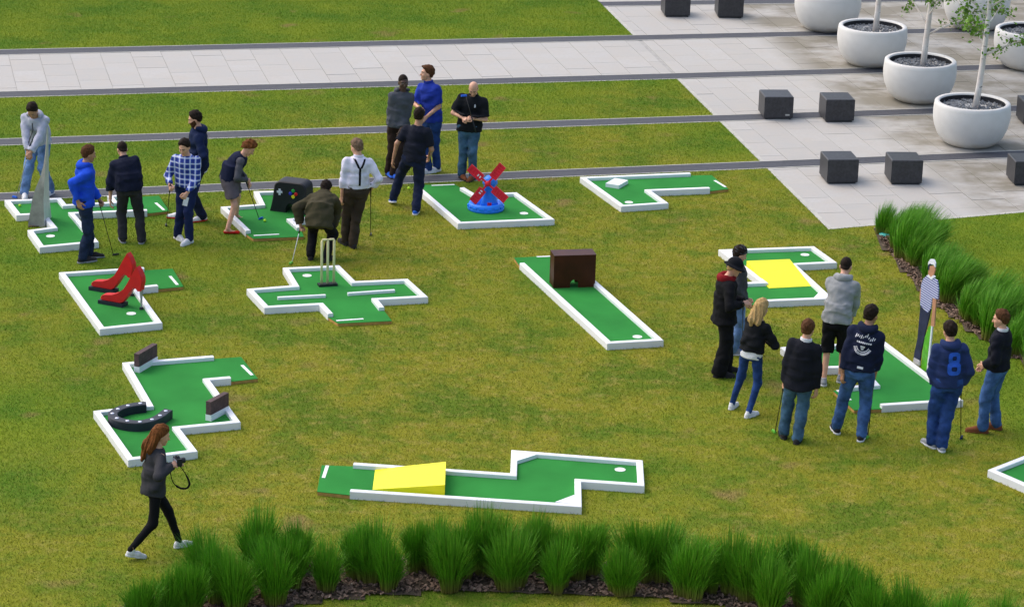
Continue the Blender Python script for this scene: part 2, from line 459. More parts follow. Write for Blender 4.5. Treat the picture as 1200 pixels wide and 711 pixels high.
g = G(); g.add([(-900, -300, -.06), (900, -300, -.06), (900, 2500, -.06), (-900, 2500, -.06)], [(0, 1, 2, 3)])
tag(g.build('ground', 'lawn'), kind='structure')

def setband(i):
    top, bot = bands_top[i], bands_bot[i]
    q = quad(bot, top, FARL if i else edge_line, FARR)
    G_ = G().prism(q, -.05, .004)
    o = G_.build('sett_band', 'sett'); tag(o, kind='structure')
    e = .03
    for lo, hi in ((top, shift(top, e)), (shift(bot, -e), bot)):
        rt = FARR if i else FARR
        k = G().prism(quad(lo, hi, FARL if i else edge_line, rt), -.05, .007).build('edging', 'kerb'); tag(k, kind='structure')
for i in range(5): setband(i)

E_ = .03
top_far = (np.array([0., 80.]), np.array([1., 0.]))
lawns = {}
lawns['far'] = [cross(shift(bands_top[1], E_), FARL), cross(shift(bands_top[1], E_), edge_line), cross(top_far, edge_line), cross(top_far, FARL)]
lawns['strip_a'] = quad(shift(bands_top[3], E_), shift(bands_bot[2], -E_), FARL, edge_line)
lawns['strip_b'] = quad(shift(bands_top[4], E_), shift(bands_bot[3], -E_), FARL, edge_line)
low = shift(bands_bot[4], -E_)
lawns['main'] = [np.array([-17., 20.]), np.array([16., 20.]), cross(plaza_bot, FARR), cross(plaza_bot, edge_line), cross(low, edge_line), cross(low, FARL)]
for k, pl in lawns.items():
    o = mk('lawn', [(p[0], p[1], 0.0) for p in pl], [tuple(range(len(pl)))], 'lawn'); tag(o, kind='structure')

# plaza and path: a jointing bed with single slabs on it
plz = [cross(plaza_bot, edge_line), cross(plaza_bot, FARR), cross(top_far, FARR), cross(top_far, edge_line)]
plaza = G().prism(plz, -.055, -.008).build('plaza', 'joint'); tag(plaza, kind='structure')
pth = [cross(bands_top[2], FARL), cross(bands_top[2], edge_line), cross(bands_bot[1], edge_line), cross(bands_bot[1], FARL)]
path = G().prism(pth, -.055, -.009).build('path', 'joint'); tag(path, kind='structure')
def clip(poly, l, keep_left=True):
    a, t = l; out = []
    s = [(t[0] * (p[1] - a[1]) - t[1] * (p[0] - a[0])) * (1 if keep_left else -1) for p in poly]
    for i in range(len(poly)):
        p, q, d, e = poly[i], poly[(i + 1) % len(poly)], s[i], s[(i + 1) % len(poly)]
        if d >= 0: out.append(p)
        if d * e < 0: out.append(p + (q - p) * (d / (d - e)))
    return out
def slabs(lo, hi, lf, rt, parent, lists, x_max):
    """slabs laid in bond between two bands"""
    zone = quad(lo, hi, lf, rt); c = np.mean(zone, axis=0)
    us = [np.dot(p, U) for p in zone]; vs2 = [np.dot(p, V) for p in zone]
    W, L = .60, .90
    ncol = int(math.floor(min(us) / W)) - 1
    while ncol * W < max(us):
        v0 = math.floor(min(vs2) / L) * L - (ncol % 2) * L / 2 - .13
        while v0 < max(vs2):
            u0 = ncol * W; gp = .004
            q = [U * a + V * b for a, b in ((u0 + gp, v0 + gp), (u0 + W - gp, v0 + gp), (u0 + W - gp, v0 + L - gp), (u0 + gp, v0 + L - gp))]
            for l_, kl in ((lo, True), (hi, False), (lf, None), (rt, None)):
                if kl is None:      # left limit runs roughly away from the camera
                    a, t = l_; kl = (t[0] * (c[1] - a[1]) - t[1] * (c[0] - a[0])) > 0
                if len(q) > 2: q = clip(q, l_, kl)
            v0 += L
            if len(q) < 3 or abs(area2(q)) < .01: continue
            q = q if area2(q) > 0 else q[::-1]
            m_ = np.mean(q, axis=0)
            if m_[0] / m_[1] > x_max or m_[0] / m_[1] < -.19: continue
            lists.append((m_[1], q, parent))
        ncol += 1
SL = []
gap = .012
slabs(shift(bands_top[2], gap), shift(bands_bot[1], -gap), FARL, edge_line, path, SL, .2)
ed_in = shift(edge_line, .0)
pe = shift(edge_line, .09 if (edge_line[1][0] * 10 - edge_line[1][1] * 0) < 0 else .09)
bays = [(shift(plaza_bot, .10), shift(bands_bot[4], -E_ - gap)), (shift(bands_top[4], E_ + gap), shift(bands_bot[3], -E_ - gap)),
        (shift(bands_top[3], E_ + gap), shift(bands_bot[2], -E_ - gap)), (shift(bands_top[2], gap), shift(bands_bot[1], -gap)),
        (shift(bands_top[1], E_ + gap), shift(bands_bot[0], -E_ - gap)), (shift(bands_top[0], E_ + gap), shift(bands_top[0], 1.2))]
for lo, hi in bays: slabs(lo, hi, pe, FARR, plaza, SL, .195)
print('slabs', len(SL))
SL.sort(key=lambda s: s[0])
gs = {id(plaza): (plaza, G()), id(path): (path, G())}
# the 290 nearest slabs are single pieces, the farthest ones are joined
for k, (d, q, par) in enumerate(SL):
    dz = random.uniform(-.002, .003)
    if k < 290:
        G().prism(q, -.05, dz).build('paving_slab', 'stone', par)
    else: gs[id(par)][1].prism(q, -.05, dz)
for par, gg in gs.values():
    if gg.v: tag(gg.build('far_paving_slabs', 'stone', par), kind='stuff')
# slim pale edging round the lawn side of the plaza
sg = 1 if (edge_line[1][0] * (plz[1][1] - edge_line[0][1]) - edge_line[1][1] * (plz[1][0] - edge_line[0][0])) > 0 else -1
for lo, hi in bays[:3] + bays[4:]:
    q = [cross(lo, edge_line), cross(lo, shift(edge_line, .085 * sg)), cross(hi, shift(edge_line, .085 * sg)), cross(hi, edge_line)]
    tag(G().prism(q, -.05, .005).build('edging', 'kerb'), kind='structure')
q = quad(plaza_bot, shift(plaza_bot, .09), edge_line, FARR)
tag(G().prism(q, -.05, .005).build('edging', 'kerb'), kind='structure')

# planting beds
bed_front = [at(*p)[:2] for p in [(-60, 850), (40, 800), (200, 745), (340, 711), (460, 696), (600, 693), (760, 701), (850, 711), (1000, 760), (1160, 800), (1260, 830)]]
bed_back = [at(*p)[:2] for p in [(-60, 800), (40, 757), (150, 712), (250, 676), (350, 659), (500, 654), (700, 658), (850, 674), (1000, 706), (1120, 742), (1260, 775)]]
bed_low = list(bed_front) + list(bed_back)[::-1]
bed_right = [at(*p)[:2] for p in [(1024, 269), (1041, 298), (1072, 333), (1101, 362), (1136, 388), (1174, 411), (1236, 448), (1290, 476), (1290, 425), (1212, 388), (1145, 344), (1095, 298), (1066, 266)]]
BEDS = []
for poly in (bed_low, bed_right):
    p = poly if area2(poly) > 0 else poly[::-1]
    BEDS.append(p)
    # low mound of soil, slightly uneven
    xs = np.array(p); lo_, hi_ = xs.min(0), xs.max(0)
    st = .16
    gx, gy = np.meshgrid(np.arange(lo_[0], hi_[0], st), np.arange(lo_[1], hi_[1], st), indexing='ij')
    ok = inside(p, gx + st / 2, gy + st / 2)
    idx = {}; vv = []; ff = []
    for i, j in np.argwhere(ok):
        f = []
        for a, b in ((0, 0), (1, 0), (1, 1), (0, 1)):
            key = (i + a, j + b)
            if key not in idx:
                idx[key] = len(vv); vv.append((lo_[0] + (i + a) * st, lo_[1] + (j + b) * st, .008 + random.uniform(0, .022)))
            f.append(idx[key])
        ff.append(tuple(f))
    tag(mk('planting_bed', vv, ff, 'soil', smooth=True), kind='structure')
    tri_v = []; n_ch = 9000 if poly is bed_low else 5000
    P = np.column_stack([RNG.uniform(lo_[0], hi_[0], n_ch * 4), RNG.uniform(lo_[1], hi_[1], n_ch * 4)])
    P = P[inside(p, P[:, 0], P[:, 1])]
    P = P[np.abs(P[:, 0] / P[:, 1]) < .20][:n_ch]
    n_ = len(P); ang = RNG.uniform(0, 6.28, n_); ln_ = RNG.uniform(.012, .04, n_); wd = RNG.uniform(.006, .014, n_)
    zz = RNG.uniform(.03, .048, n_); tl = RNG.uniform(-.015, .015, (n_, 2))
    dx, dy = np.cos(ang), np.sin(ang)
    qv = np.stack([np.column_stack([P[:, 0] + a * dx * ln_ - b * dy * wd, P[:, 1] + a * dy * ln_ + b * dx * wd, zz + a * tl[:, 0] + b * tl[:, 1]]) for a, b in ((-1, -1), (1, -1), (1, 1), (-1, 1))], 1)
    tag(mk('bark_mulch', qv.reshape(-1, 3), np.arange(n_ * 4).reshape(-1, 4), 'chips'),
        'brown bark chips on the planting bed ' + ('along the curved row of grasses' if poly is bed_low else 'beside the paved plaza'), 'mulch', kind='stuff')

# ================================================================== MINI GOLF GREENS
RH, CZ, RW = .105, .052, .085          # rail height, carpet level, rail width
GREENS = []
def green(label, rail_px, tee_px, cup=None, mark=None, blocks=(), group='mini golf greens set out on the lawn'):
    rp = [at(x, y, RH)[:2] for x, y in rail_px]; tp = [at(x, y, CZ)[:2] for x, y in tee_px]
    poly = rp + tp
    if area2(poly) < 0:
        rp, tp = rp[::-1], tp[::-1]; poly = rp + tp
    GREENS.append(offset_poly(poly, .0))
    c = np.append(np.mean(poly, axis=0), 0.)
    root = empty('mini_golf_green', c, label, 'golf green', group)
    G().prism(offset_poly(poly, .010), .0, CZ - .006).build('timber_base', 'timber', root, off=c)
    G().prism(offset_poly(poly, .007), CZ - .006, CZ).build('carpet', 'carpet', root, off=c)
    ch = .007
    prof = [(0, 0), (0, RH - ch), (ch, RH), (RW - ch, RH), (RW, RH - ch), (RW, .0)]
    rows = [(offset_poly(rp, d, False), z) for d, z in prof]
    for i in range(len(rp) - 1):
        a = [(*r[i], z) for r, z in rows]; b = [(*r[i + 1], z) for r, z in rows]
        n = len(a)
        G().add(a + b, [tuple(range(n)), tuple(range(2 * n - 1, n - 1, -1))] + [(k, (k + 1) % n, n + (k + 1) % n, n + k) for k in range(n)]).build('rail', 'rail', root, off=c)
    if cup:
        q = at(*cup, CZ)
        G().lathe([(.070, -.001), (.070, .006), (.060, .007), (.052, .003), (.0005, .0025)], q, 28).build('cup', 'cup', root, off=c)
    if mark:
        a, b = at(*mark[0], CZ), at(*mark[1], CZ); t = nrm(b - a); s = np.array([-t[1], t[0], 0]) * .022
        G().prism([a - s, b - s, b + s, a + s], CZ, CZ + .004).build('tee_mark', 'white', root, off=c)
    for tri in blocks:
        q = [at(x, y, RH)[:2] for x, y in tri]; q = q if area2(q) > 0 else q[::-1]
        G().prism(q, CZ, RH - .002).build('corner_block', 'rail', root, off=c)
    return root, c
def mid_bar(root, c, p, q, w=.05):
    a, b = at(*p, RH), at(*q, RH); t = nrm(b - a); s = np.array([-t[1], t[0], 0]) * w / 2
    G().prism([a - s, b - s, b + s, a + s], CZ, RH - .012).build('inner_rail', 'rail', root, off=c)
def wedge(root, c, lo, hi, zhi, zlo=CZ + .006):
    """a ramp: lo = two low corners, hi = two high corners (pixels of the upper surface)"""
    a, b = at(*lo[0], zlo), at(*lo[1], zlo); d, e = at(*hi[0], zhi), at(*hi[1], zhi)
    f0 = [np.array([*p[:2], CZ + .001]) for p in (a, b, e, d)]
    G().hexa(f0, [a, b, e, d]).build('ramp', 'yellow', root, off=c)

# -- long green with a ramp (front)
z1, z2 = Z(360, 520, 6), Z(560, 520, 6)
root, c = green('long stepped green with yellow ramp and clipped corners, parallel to the grass border',
    [z1(330, 128), z2(228, 203), z2(235, 40), z2(1160, 113), z2(1172, 293), z2(727, 262), z2(731, 440), z1(300, 332)], [z1(65, 335), z1(98, 147)],
    z2(1000, 181), (z1(142, 152), z1(114, 238)), [[z2(262, 62), z2(270, 118), z2(415, 72)], [z2(545, 404), z2(706, 420), z2(690, 350)]])
wedge(root, c, [z1(478, 176), z1(460, 320)], [z1(975, 124), z1(968, 287)], .225)
# -- green with the brown tunnel box
z1, z2 = Z(600, 290, 11.85), Z(690, 340, 9.48)
root, c = green('long straight green leading through a dark brown tunnel box',
    [z1(105, 215), z2(205, 590), z2(832, 553), z1(842, 173)], [z1(745, 100), z1(20, 140)], z2(540, 518), (z1(345, 130), z1(600, 120)))
fl, fr = at(*z1(573, 566), CZ), at(*z1(1152, 548), CZ)
t = nrm(fr - fl); w = np.linalg.norm(fr - fl); nb = np.array([-t[1], t[0], 0])
A_ = math.atan2(t[1], t[0]); bh, bd, th = .50, .30, .02
bc = fl + t * w / 2
cc = bc + nb * bd / 2
box = empty('tunnel_box', cc, 'dark brown wooden box with small mouse-hole opening standing across a green', 'obstacle')
def frame(o, t, nb): return lambda x, y, z: o + t * x + nb * y + np.array([0, 0, 1.]) * z
fb = frame(fl, t, nb)
def panel(x0, x1, y0, y1, z0, z1_, name, par, mat='brownbox', off=cc):
    G().hexa([fb(x0, y0, z0), fb(x1, y0, z0), fb(x1, y1, z0), fb(x0, y1, z0)], [fb(x0, y0, z1_), fb(x1, y0, z1_), fb(x1, y1, z1_), fb(x0, y1, z1_)]).build(name, mat, par, off=off)
hole0, hole1, hh = w * .40, w * .60, .125
for y0, y1 in ((0, th), (bd - th, bd)):
    # front and back boards with an arched mouth
    n = 10; xc, rr = (hole0 + hole1) / 2, (hole1 - hole0) / 2
    out = [(0, 0), (hole0, 0), (hole0, hh - rr)] + [(xc - rr * math.cos(math.pi * k / n), hh - rr + rr * math.sin(math.pi * k / n)) for k in range(1, n)] + [(hole1, hh - rr), (hole1, 0), (w, 0), (w, bh), (0, bh)]
    v = [fb(x, y0, z) for x, z in out] + [fb(x, y1, z) for x, z in out]; N = len(out)
    G().add(v, [tuple(range(N)), tuple(range(2 * N - 1, N - 1, -1))] + [(i, (i + 1) % N, N + (i + 1) % N, N + i) for i in range(N)]).build('board', 'brownbox', box, off=cc)
panel(0.002, th, th, bd - th, 0, bh, 'side_board', box); panel(w - th, w - .002, th, bd - th, 0, bh, 'side_board', box)
panel(-.003, w + .003, -.003, bd + .003, bh + .001, bh + .02, 'lid', box)
# -- cross shaped green with stumps
z1, z2 = Z(280, 300, 8.883), Z(380, 300, 7.9)
root, c = green('cross shaped green with two inner bars, wooden stumps standing on it',
    [z1(925, 600), z1(835, 505), z1(265, 537), z1(80, 340), z1(565, 302), z1(455, 120), z2(140, 83), z2(290, 230), z2(775, 209), z2(962, 377), z2(500, 402), z2(557, 472)],
    [z2(632, 600), z2(125, 624)], z1(710, 205), (z2(112, 598), z2(362, 581)))
mid_bar(root, c, z1(402, 418), z1(902, 393)); mid_bar(root, c, z2(217, 333), z2(652, 303))
sb = [at(*z1(a, b), CZ) for a, b in ((860, 308), (922, 305), (987, 299))]
rt_ = empty('cricket_stumps', sb[1], 'three cream wooden cricket stumps with bails on a small black stand', 'stumps')
t = nrm(sb[2] - sb[0]); s = np.array([-t[1], t[0], 0])
g = G().box(sb[1], np.linalg.norm(sb[2] - sb[0]) + .10, .12, .035, math.atan2(t[1], t[0])); g.build('stand', 'black', rt_, off=sb[1])
for p in sb:
    G().tube([p, p + [0, 0, .70], p + [0, 0, .715]], [.019, .019, .012], 12).build('stump', 'cream', rt_, True, off=sb[1])
for a, b in ((0, 1), (1, 2)):
    p, q = sb[a] + [0, 0, .727], sb[b] + [0, 0, .727]
    G().tube([p + (q - p) * k for k in (.0, .12, .3, .5, .7, .88, 1.)], [.012, .012, .015, .017, .015, .012, .012], 8).build('bail', 'cream', rt_, True, off=sb[1])
# -- horseshoe green
z1 = Z(100, 400, 4.738)
root, c = green('zigzag green with a big black horseshoe and two corner boards',
    [z1(707, 76), z1(205, 116), z1(340, 350), z1(44, 384), z1(238, 657), z1(624, 608), z1(525, 480), z1(863, 447), z1(692, 213), z1(809, 203)],
    [z1(962, 206), z1(867, 84)], None, (z1(870, 132), z1(926, 187)))
for nm, lab, a, b in (('a', 'brown board on white foot across the back corner of the horseshoe green', (285, 172), (387, 112)),
                      ('b', 'brown board on white foot across the front corner of the horseshoe green', (683, 440), (783, 386))):
    p, q = at(*z1(*a), CZ), at(*z1(*b), CZ); t = nrm(q - p); s = np.array([-t[1], t[0], 0]) * .045
    r0 = empty('deflector_board', (p + q) / 2, lab, 'obstacle')
    off = (p + q) / 2
    G().hexa([p - s, q - s, q + s, p + s], [v + [0, 0, .085] for v in (p - s, q - s, q + s, p + s)]).build('foot', 'rail', r0, off=off)
    s2 = s * .85
    G().hexa([v + [0, 0, .086] for v in (p - s2, q - s2, q + s2, p + s2)], [v + [0, 0, .27] for v in (p - s2, q - s2, q + s2, p + s2)]).build('plank', 'brownplank', r0, off=off)
nails = [at(*z1(*p), .17) for p in [(305, 343), (237, 355), (181, 374), (150, 399), (175, 425), (233, 440), (303, 445), (370, 432), (415, 410), (447, 385)]]
cen = np.mean(nails, axis=0); cen[2] = CZ
# smooth closed-end arc through the nail line
pts = [np.array(at(*z1(*p), .17)) for p in [(338, 341), (305, 343), (237, 354), (181, 373), (152, 399), (172, 424), (233, 440), (303, 444), (370, 431), (415, 409), (447, 385), (462, 376)]]
def catmull(P, n=6):
    o = []
    for i in range(len(P) - 1):
        p0, p1, p2, p3 = P[max(i - 1, 0)], P[i], P[i + 1], P[min(i + 2, len(P) - 1)]
        for k in range(n):
            t = k / n; o.append(.5 * (2 * p1 + (p2 - p0) * t + (2 * p0 - 5 * p1 + 4 * p2 - p3) * t * t + (3 * p1 - p0 - 3 * p2 + p3) * t ** 3))
    return o + [P[-1]]
HZ = .17
cv = catmull(pts)
hs = empty('horseshoe', cen, 'oversized black foam horseshoe with pale nail heads lying on a green', 'horseshoe')
L1, L2 = [], []
for i, p in enumerate(cv):
    t = nrm(cv[min(i + 1, len(cv) - 1)] - cv[max(i - 1, 0)]); nn = np.array([-t[1], t[0], 0]) * .064
    L1.append(p + nn); L2.append(p - nn)
N = len(cv); e = .008
g = G()
ring = lambda row, z, k: [np.array([*(r + (m_ - r) * k)[:2], z]) for r, m_ in zip(row, cv)]
for A, B in ((ring(L1, CZ, 0), ring(L1, HZ - e, 0)), (ring(L1, HZ - e, 0), ring(L1, HZ, .12)), (ring(L1, HZ, .12), ring(L2, HZ, .12)), (ring(L2, HZ, .12), ring(L2, HZ - e, 0)), (ring(L2, HZ - e, 0), ring(L2, CZ, 0))):
    g.strip(A, B)
for k in (0, N - 1):
    g.add([np.array([*L1[k][:2], CZ]), np.array([*L2[k][:2], CZ]), np.array([*L2[k][:2], HZ]), np.array([*L1[k][:2], HZ])], [(0, 1, 2, 3)])
g.build('shoe_body', 'navyblk', hs, off=cen)
for p in nails: G().lathe([(.026, -.002), (.026, .004), (.016, .008), (.0005, .009)], p, 14).build('nail_head', 'lilac', hs, True, off=cen)
# -- red shoes green
z1 = Z(60, 300, 7.11)
root, c = green('green with a pair of giant red high heels',
    [z1(768, 90), z1(64, 135), z1(405, 608), z1(927, 555), z1(720, 266), z1(892, 248)], [z1(1108, 255), z1(1015, 103)], z1(667, 480), (z1(990, 168), z1(1052, 240)))
def high_heel(dx, dy, label, rot=0.):
    toe, hl = at(*z1(428 + dx, 385 + dy), CZ), at(*z1(752 + dx, 443 + dy), CZ)
    t = nrm(hl - toe); Ls = np.linalg.norm(hl - toe)
    t = np.array([t[0] * math.cos(rot) - t[1] * math.sin(rot), t[0] * math.sin(rot) + t[1] * math.cos(rot), 0])
    s = np.array([-t[1], t[0], 0])
    r0 = empty('high_heel', (toe + hl) / 2, label, 'shoe', 'giant red shoes')
    off = (toe + hl) / 2
    k = Ls
    # side profile in units of the shoe length: (along from toe, height)
    up_ = [(.0, .155), (.045, .20), (.12, .215), (.28, .235), (.45, .31), (.60, .43), (.72, .62), (.82, .80), (.93, .985)]
    back = [(1.00, .90), (1.065, .76), (1.075, .66), (1.05, .54), (1.03, .44)]
    low_ = [(.965, .435), (.93, .48), (.86, .50), (.77, .40), (.66, .235), (.57, .115), (.50, .085), (.05, .085), (.0, .10)]
    prof = up_ + back + low_
    hw = .062
    N = len(prof)
    cpt = np.mean(prof, axis=0)
    def P(q, y, sc=1.): return toe + t * (q[0] * k) + s * y + np.array([0, 0, q[1] * k])
    ins = [(q[0] + (.5 - q[0]) * .0 + (cpt[0] - q[0]) * .03, q[1] + (cpt[1] - q[1]) * .03) for q in prof]
    v = [P(q, -hw) for q in ins] + [P(q, -hw + .014) for q in prof] + [P(q, hw - .014) for q in prof] + [P(q, hw) for q in ins]
    f = [tuple(range(N)), tuple(range(4 * N - 1, 3 * N - 1, -1))]
    for b in range(3): f += [(b * N + i, b * N + (i + 1) % N, (b + 1) * N + (i + 1) % N, (b + 1) * N + i) for i in range(N)]
    G().add(v, f).build('upper', 'redshoe', r0, off=off)
    a0, b0 = toe - t * .03, toe + t * k * .58
    q = [a0 - s * .085, b0 - s * .085, b0 + s * .085, a0 + s * .085]
    G().hexa(q, [p + [0, 0, .055] for p in q]).build('platform_sole', 'navyblk', r0, off=off)
    hb = toe + t * k * 1.0
    G().tube([hb + [0, 0, .0], hb + [0, 0, .25 * k], hb + [0, 0, .46 * k]], [.013, .017, .03], 8).build('heel', 'steel', r0, off=off)
    G().tube([hb, hb + [0, 0, .035]], [.034, .028], 10).build('heel_tip', 'black', r0, off=off)
high_heel(0, 0, 'giant red stiletto shoe on black sole, the one nearer the cup')
high_heel(-78, -112, 'giant red stiletto shoe on black sole, the one by the back rail', .0)
# -- green with the steel fin
z1 = Z(0, 220, 5.714)
root, c = green('crooked green wrapped round a tall grey steel fin',
    [z1(800, 47), z1(718, 53), z1(752, 93), z1(446, 110), z1(410, 67), z1(30, 82), z1(110, 184), z1(272, 176), z1(345, 262), z1(184, 283), z1(265, 399), z1(662, 362), z1(500, 172), z1(986, 152)],
    [z1(1137, 156), z1(1066, 52)], z1(338, 325), (z1(1043, 102), z1(1098, 150)))
zf = Z(0, 80, 2.9625)
base = at(*zf(127, 549), 0.); Yb = base[1]
fin = empty('steel_fin', base, 'tall tapering grey steel fin rising in a notch of the crooked green', 'sculpture')
Lf = [(97, 549), (104, 500), (112, 455), (122, 420), (139, 380), (150, 340), (156, 300), (159.5, 260), (162, 225), (163, 205)]
Rf = [(155, 549), (152, 500), (151, 455), (153, 420), (155, 380), (157.5, 340), (159.5, 300), (161.5, 260), (163, 225), (163.6, 205)]
Pl = [at_y(*zf(*p), Yb) for p in Lf]; Pr = [at_y(*zf(*p), Yb - .05) for p in Rf]
n = len(Pl); dep = [np.array([.05, .42, 0]) * (1 - .93 * i / (n - 1)) for i in range(n)]
for P_ in (Pl, Pr):
    P_[0][2] = 0.
Pb = [p + d for p, d in zip(Pr, dep)]
Pe = [p + (q - p) * .22 + np.array([0, -.012, 0]) for p, q in zip(Pr, Pb)]
g = G(); g.strip(Pl, Pr); g.strip(Pb, Pl); g.build('face_plate', 'steel', fin, True, off=base)
G().strip(Pr, Pb).build('edge_plate', 'steel_lt', fin, True, off=base)
for i in range(1, n - 2):
    for k in (.12, .5, .88):
        if k == .5 and i % 2: continue
        p = Pl[i] + (Pr[i] - Pl[i]) * k
        G().lathe([(.010, 0), (.008, .006), (.0005, .008)], (0, 0, 0), 8)
bs = [at(*z1(*p), 0.)[:2] for p in ((190, 268), (290, 262), (330, 262), (272, 190), (190, 200))]
bs = bs if area2(bs) > 0 else bs[::-1]
tag(G().prism(bs, .0, .02).build('soil_patch', 'soil'), kind='structure')
def ball(px, label):
    q = at(*px, CZ); o = mk('golf_ball', *ball_mesh, 'ball', None, True); o.location = (q[0], q[1], CZ + .0213); tag(o, label, 'golf ball')
def uv_ball(r, n=12, m_=8):
    v = [(0, 0, -r)] + [(r * math.sin(math.pi * i / m_) * math.cos(2 * math.pi * k / n), r * math.sin(math.pi * i / m_) * math.sin(2 * math.pi * k / n), -r * math.cos(math.pi * i / m_)) for i in range(1, m_) for k in range(n)] + [(0, 0, r)]
    f = [(0, 1 + (k + 1) % n, 1 + k) for k in range(n)]
    for i in range(m_ - 2): f += [(1 + i * n + k, 1 + i * n + (k + 1) % n, 1 + (i + 1) * n + (k + 1) % n, 1 + (i + 1) * n + k) for k in range(n)]
    e_ = 1 + (m_ - 2) * n; f += [(e_ + k, e_ + (k + 1) % n, len(v) - 1) for k in range(n)]
    return v, f
ball_mesh = uv_ball(.0235)
ball(z1(133, 127), 'lime golf ball on the crooked green beside the steel fin')
qb = at(479, 222); ob = mk('golf_ball', *ball_mesh, 'ball', None, True); ob.location = (qb[0], qb[1], .0235); tag(ob, 'lime golf ball lying on the grass behind the walking man in black', 'golf ball')
# -- game pad green
z1 = Z(250, 200, 7.5)
root, c = green('green with a giant dark game controller arching over it',
    [z1(285, 528), z1(64, 317), z1(408, 292), z1(354, 180), z1(852, 170), z1(1110, 393), z1(700, 430), z1(778, 498)], [z1(800, 580), z1(348, 598)], None, (z1(356, 571), z1(578, 559)))
ball(z1(453, 449), 'lime golf ball in front of the giant game controller')
fl = at(*z1(497, 352), CZ); Af = R_(-17); t = np.array([math.cos(Af), math.sin(Af), 0]); nb = np.array([-t[1], t[0], 0])
wc, hc, dc = .60, .50, .34
oc = fl + t * wc / 2
pad = empty('game_controller', oc, 'giant dark grey game controller with white cross and coloured buttons standing as an arch', 'obstacle')
def rc(cx_, cy_, r_, a0, a1, n=6): return [(cx_ + r_ * math.cos(R_(a0 + (a1 - a0) * k / n)), cy_ + r_ * math.sin(R_(a0 + (a1 - a0) * k / n))) for k in range(n + 1)]
prof = [(0.0, 0), (.24, 0)] + [(.245, .05), (.27, .11), (.31, .145), (.35, .13), (.385, .08), (.40, 0)] + [(.60, 0), (.575, .2)] + rc(.46, .40, .10, 0, 90) + rc(.16, .40, .10, 90, 180) + [(.035, .2)]
prof = [(a_ * 1.12, b_ * 1.04) for a_, b_ in prof]
fb = frame(fl, t, nb)
N = len(prof); cpt = np.array([.3, .3]); e = .02
ins = [tuple(np.array(q) + nrm(cpt - q) * (.0 if q[1] == 0 else .018)) for q in prof]
v = [fb(q[0], 0, q[1]) for q in ins] + [fb(q[0], e, q[1]) for q in prof] + [fb(q[0], dc - e, q[1]) for q in prof] + [fb(q[0], dc, q[1]) for q in ins]
f = [tuple(range(N)), tuple(range(4 * N - 1, 3 * N - 1, -1))]
for b in range(3): f += [(b * N + i, b * N + (i + 1) % N, (b + 1) * N + (i + 1) % N, (b + 1) * N + i) for i in range(N)]
G().add(v, f).build('shell', 'greyfoam', pad, off=oc)
g = G()
for x0, x1, y0, y1 in ((.125, .22, .325, .36), (.155, .19, .29, .395)):
    dz = .012 if x1 - x0 > .05 else .0125
    g.hexa([fb(x0, -dz, y0), fb(x1, -dz, y0), fb(x1, .001, y0), fb(x0, .001, y0)], [fb(x0, -dz, y1), fb(x1, -dz, y1), fb(x1, .001, y1), fb(x0, .001, y1)])
g.build('direction_cross', 'lilac', pad, off=oc)
for x_, y_, mt in ((.41, .385, 'padgreen'), (.363, .335, 'padblue'), (.457, .335, 'padred'), (.41, .285, 'padyel')):
    G().tube([fb(x_, .001, y_), fb(x_, -.012, y_), fb(x_, -.018, y_)], [.030, .030, .022], 16).build('button', mt, pad, off=oc)
# -- windmill green
z1 = Z(480, 180, 6.667)
root, c = green('wide green with a small blue and red windmill',
    [z1(428, 263), z1(510, 312), z1(838, 302), z1(1133, 513), z1(377, 545), z1(75, 285)], [z1(78, 245), z1(352, 236)], z1(893, 468), (z1(172, 250), z1(350, 243)))
wb = at(*z1(595, 432), CZ)
wm = empty('toy_windmill', wb, 'small blue plastic windmill with four red sails standing on a green', 'windmill')
n = 40
prof = [(.30, 0), (.305, .03), (.285, .05), (.29, .075), (.275, .12), (.235, .12), (.225, .03), (.0005, .028)]
G().lathe(prof, wb, 40).build('round_wall', 'bluep', wm, True, off=wb)
for k in range(14):
    a = k * 2 * math.pi / 14; q = wb + np.array([.294 * math.cos(a), .294 * math.sin(a), .045])
    G().box(q, .022, .075, .03, a).build('wall_stone', 'bluep', wm, off=wb)
tc = wb + np.array([.06, .02, 0])
G().lathe([(.15, .028), (.135, .12), (.115, .28), (.10, .42), (.125, .435), (.125, .46), (.105, .52), (.065, .56), (.0005, .57)], tc, 24).build('tower', 'bluep', wm, True, off=wb)
G().box(tc + np.array([.0, -.128, .04]), .07, .03, .1).build('door', 'redp', wm, off=wb)
hub = tc + np.array([-.035, -.155, .475]); nd = nrm([-.28, -1., .12]); ex = nrm(np.cross([0, 0, 1.], -nd)); ez = np.cross(-nd, ex) * -1
ez = np.cross(nd, ex); ez = ez if ez[2] > 0 else -ez
G().tube([hub + (-nd) * .16, hub + nd * .03, hub + nd * .045], [.03, .045, .02], 14).build('hub', 'redp', wm, True, off=wb)
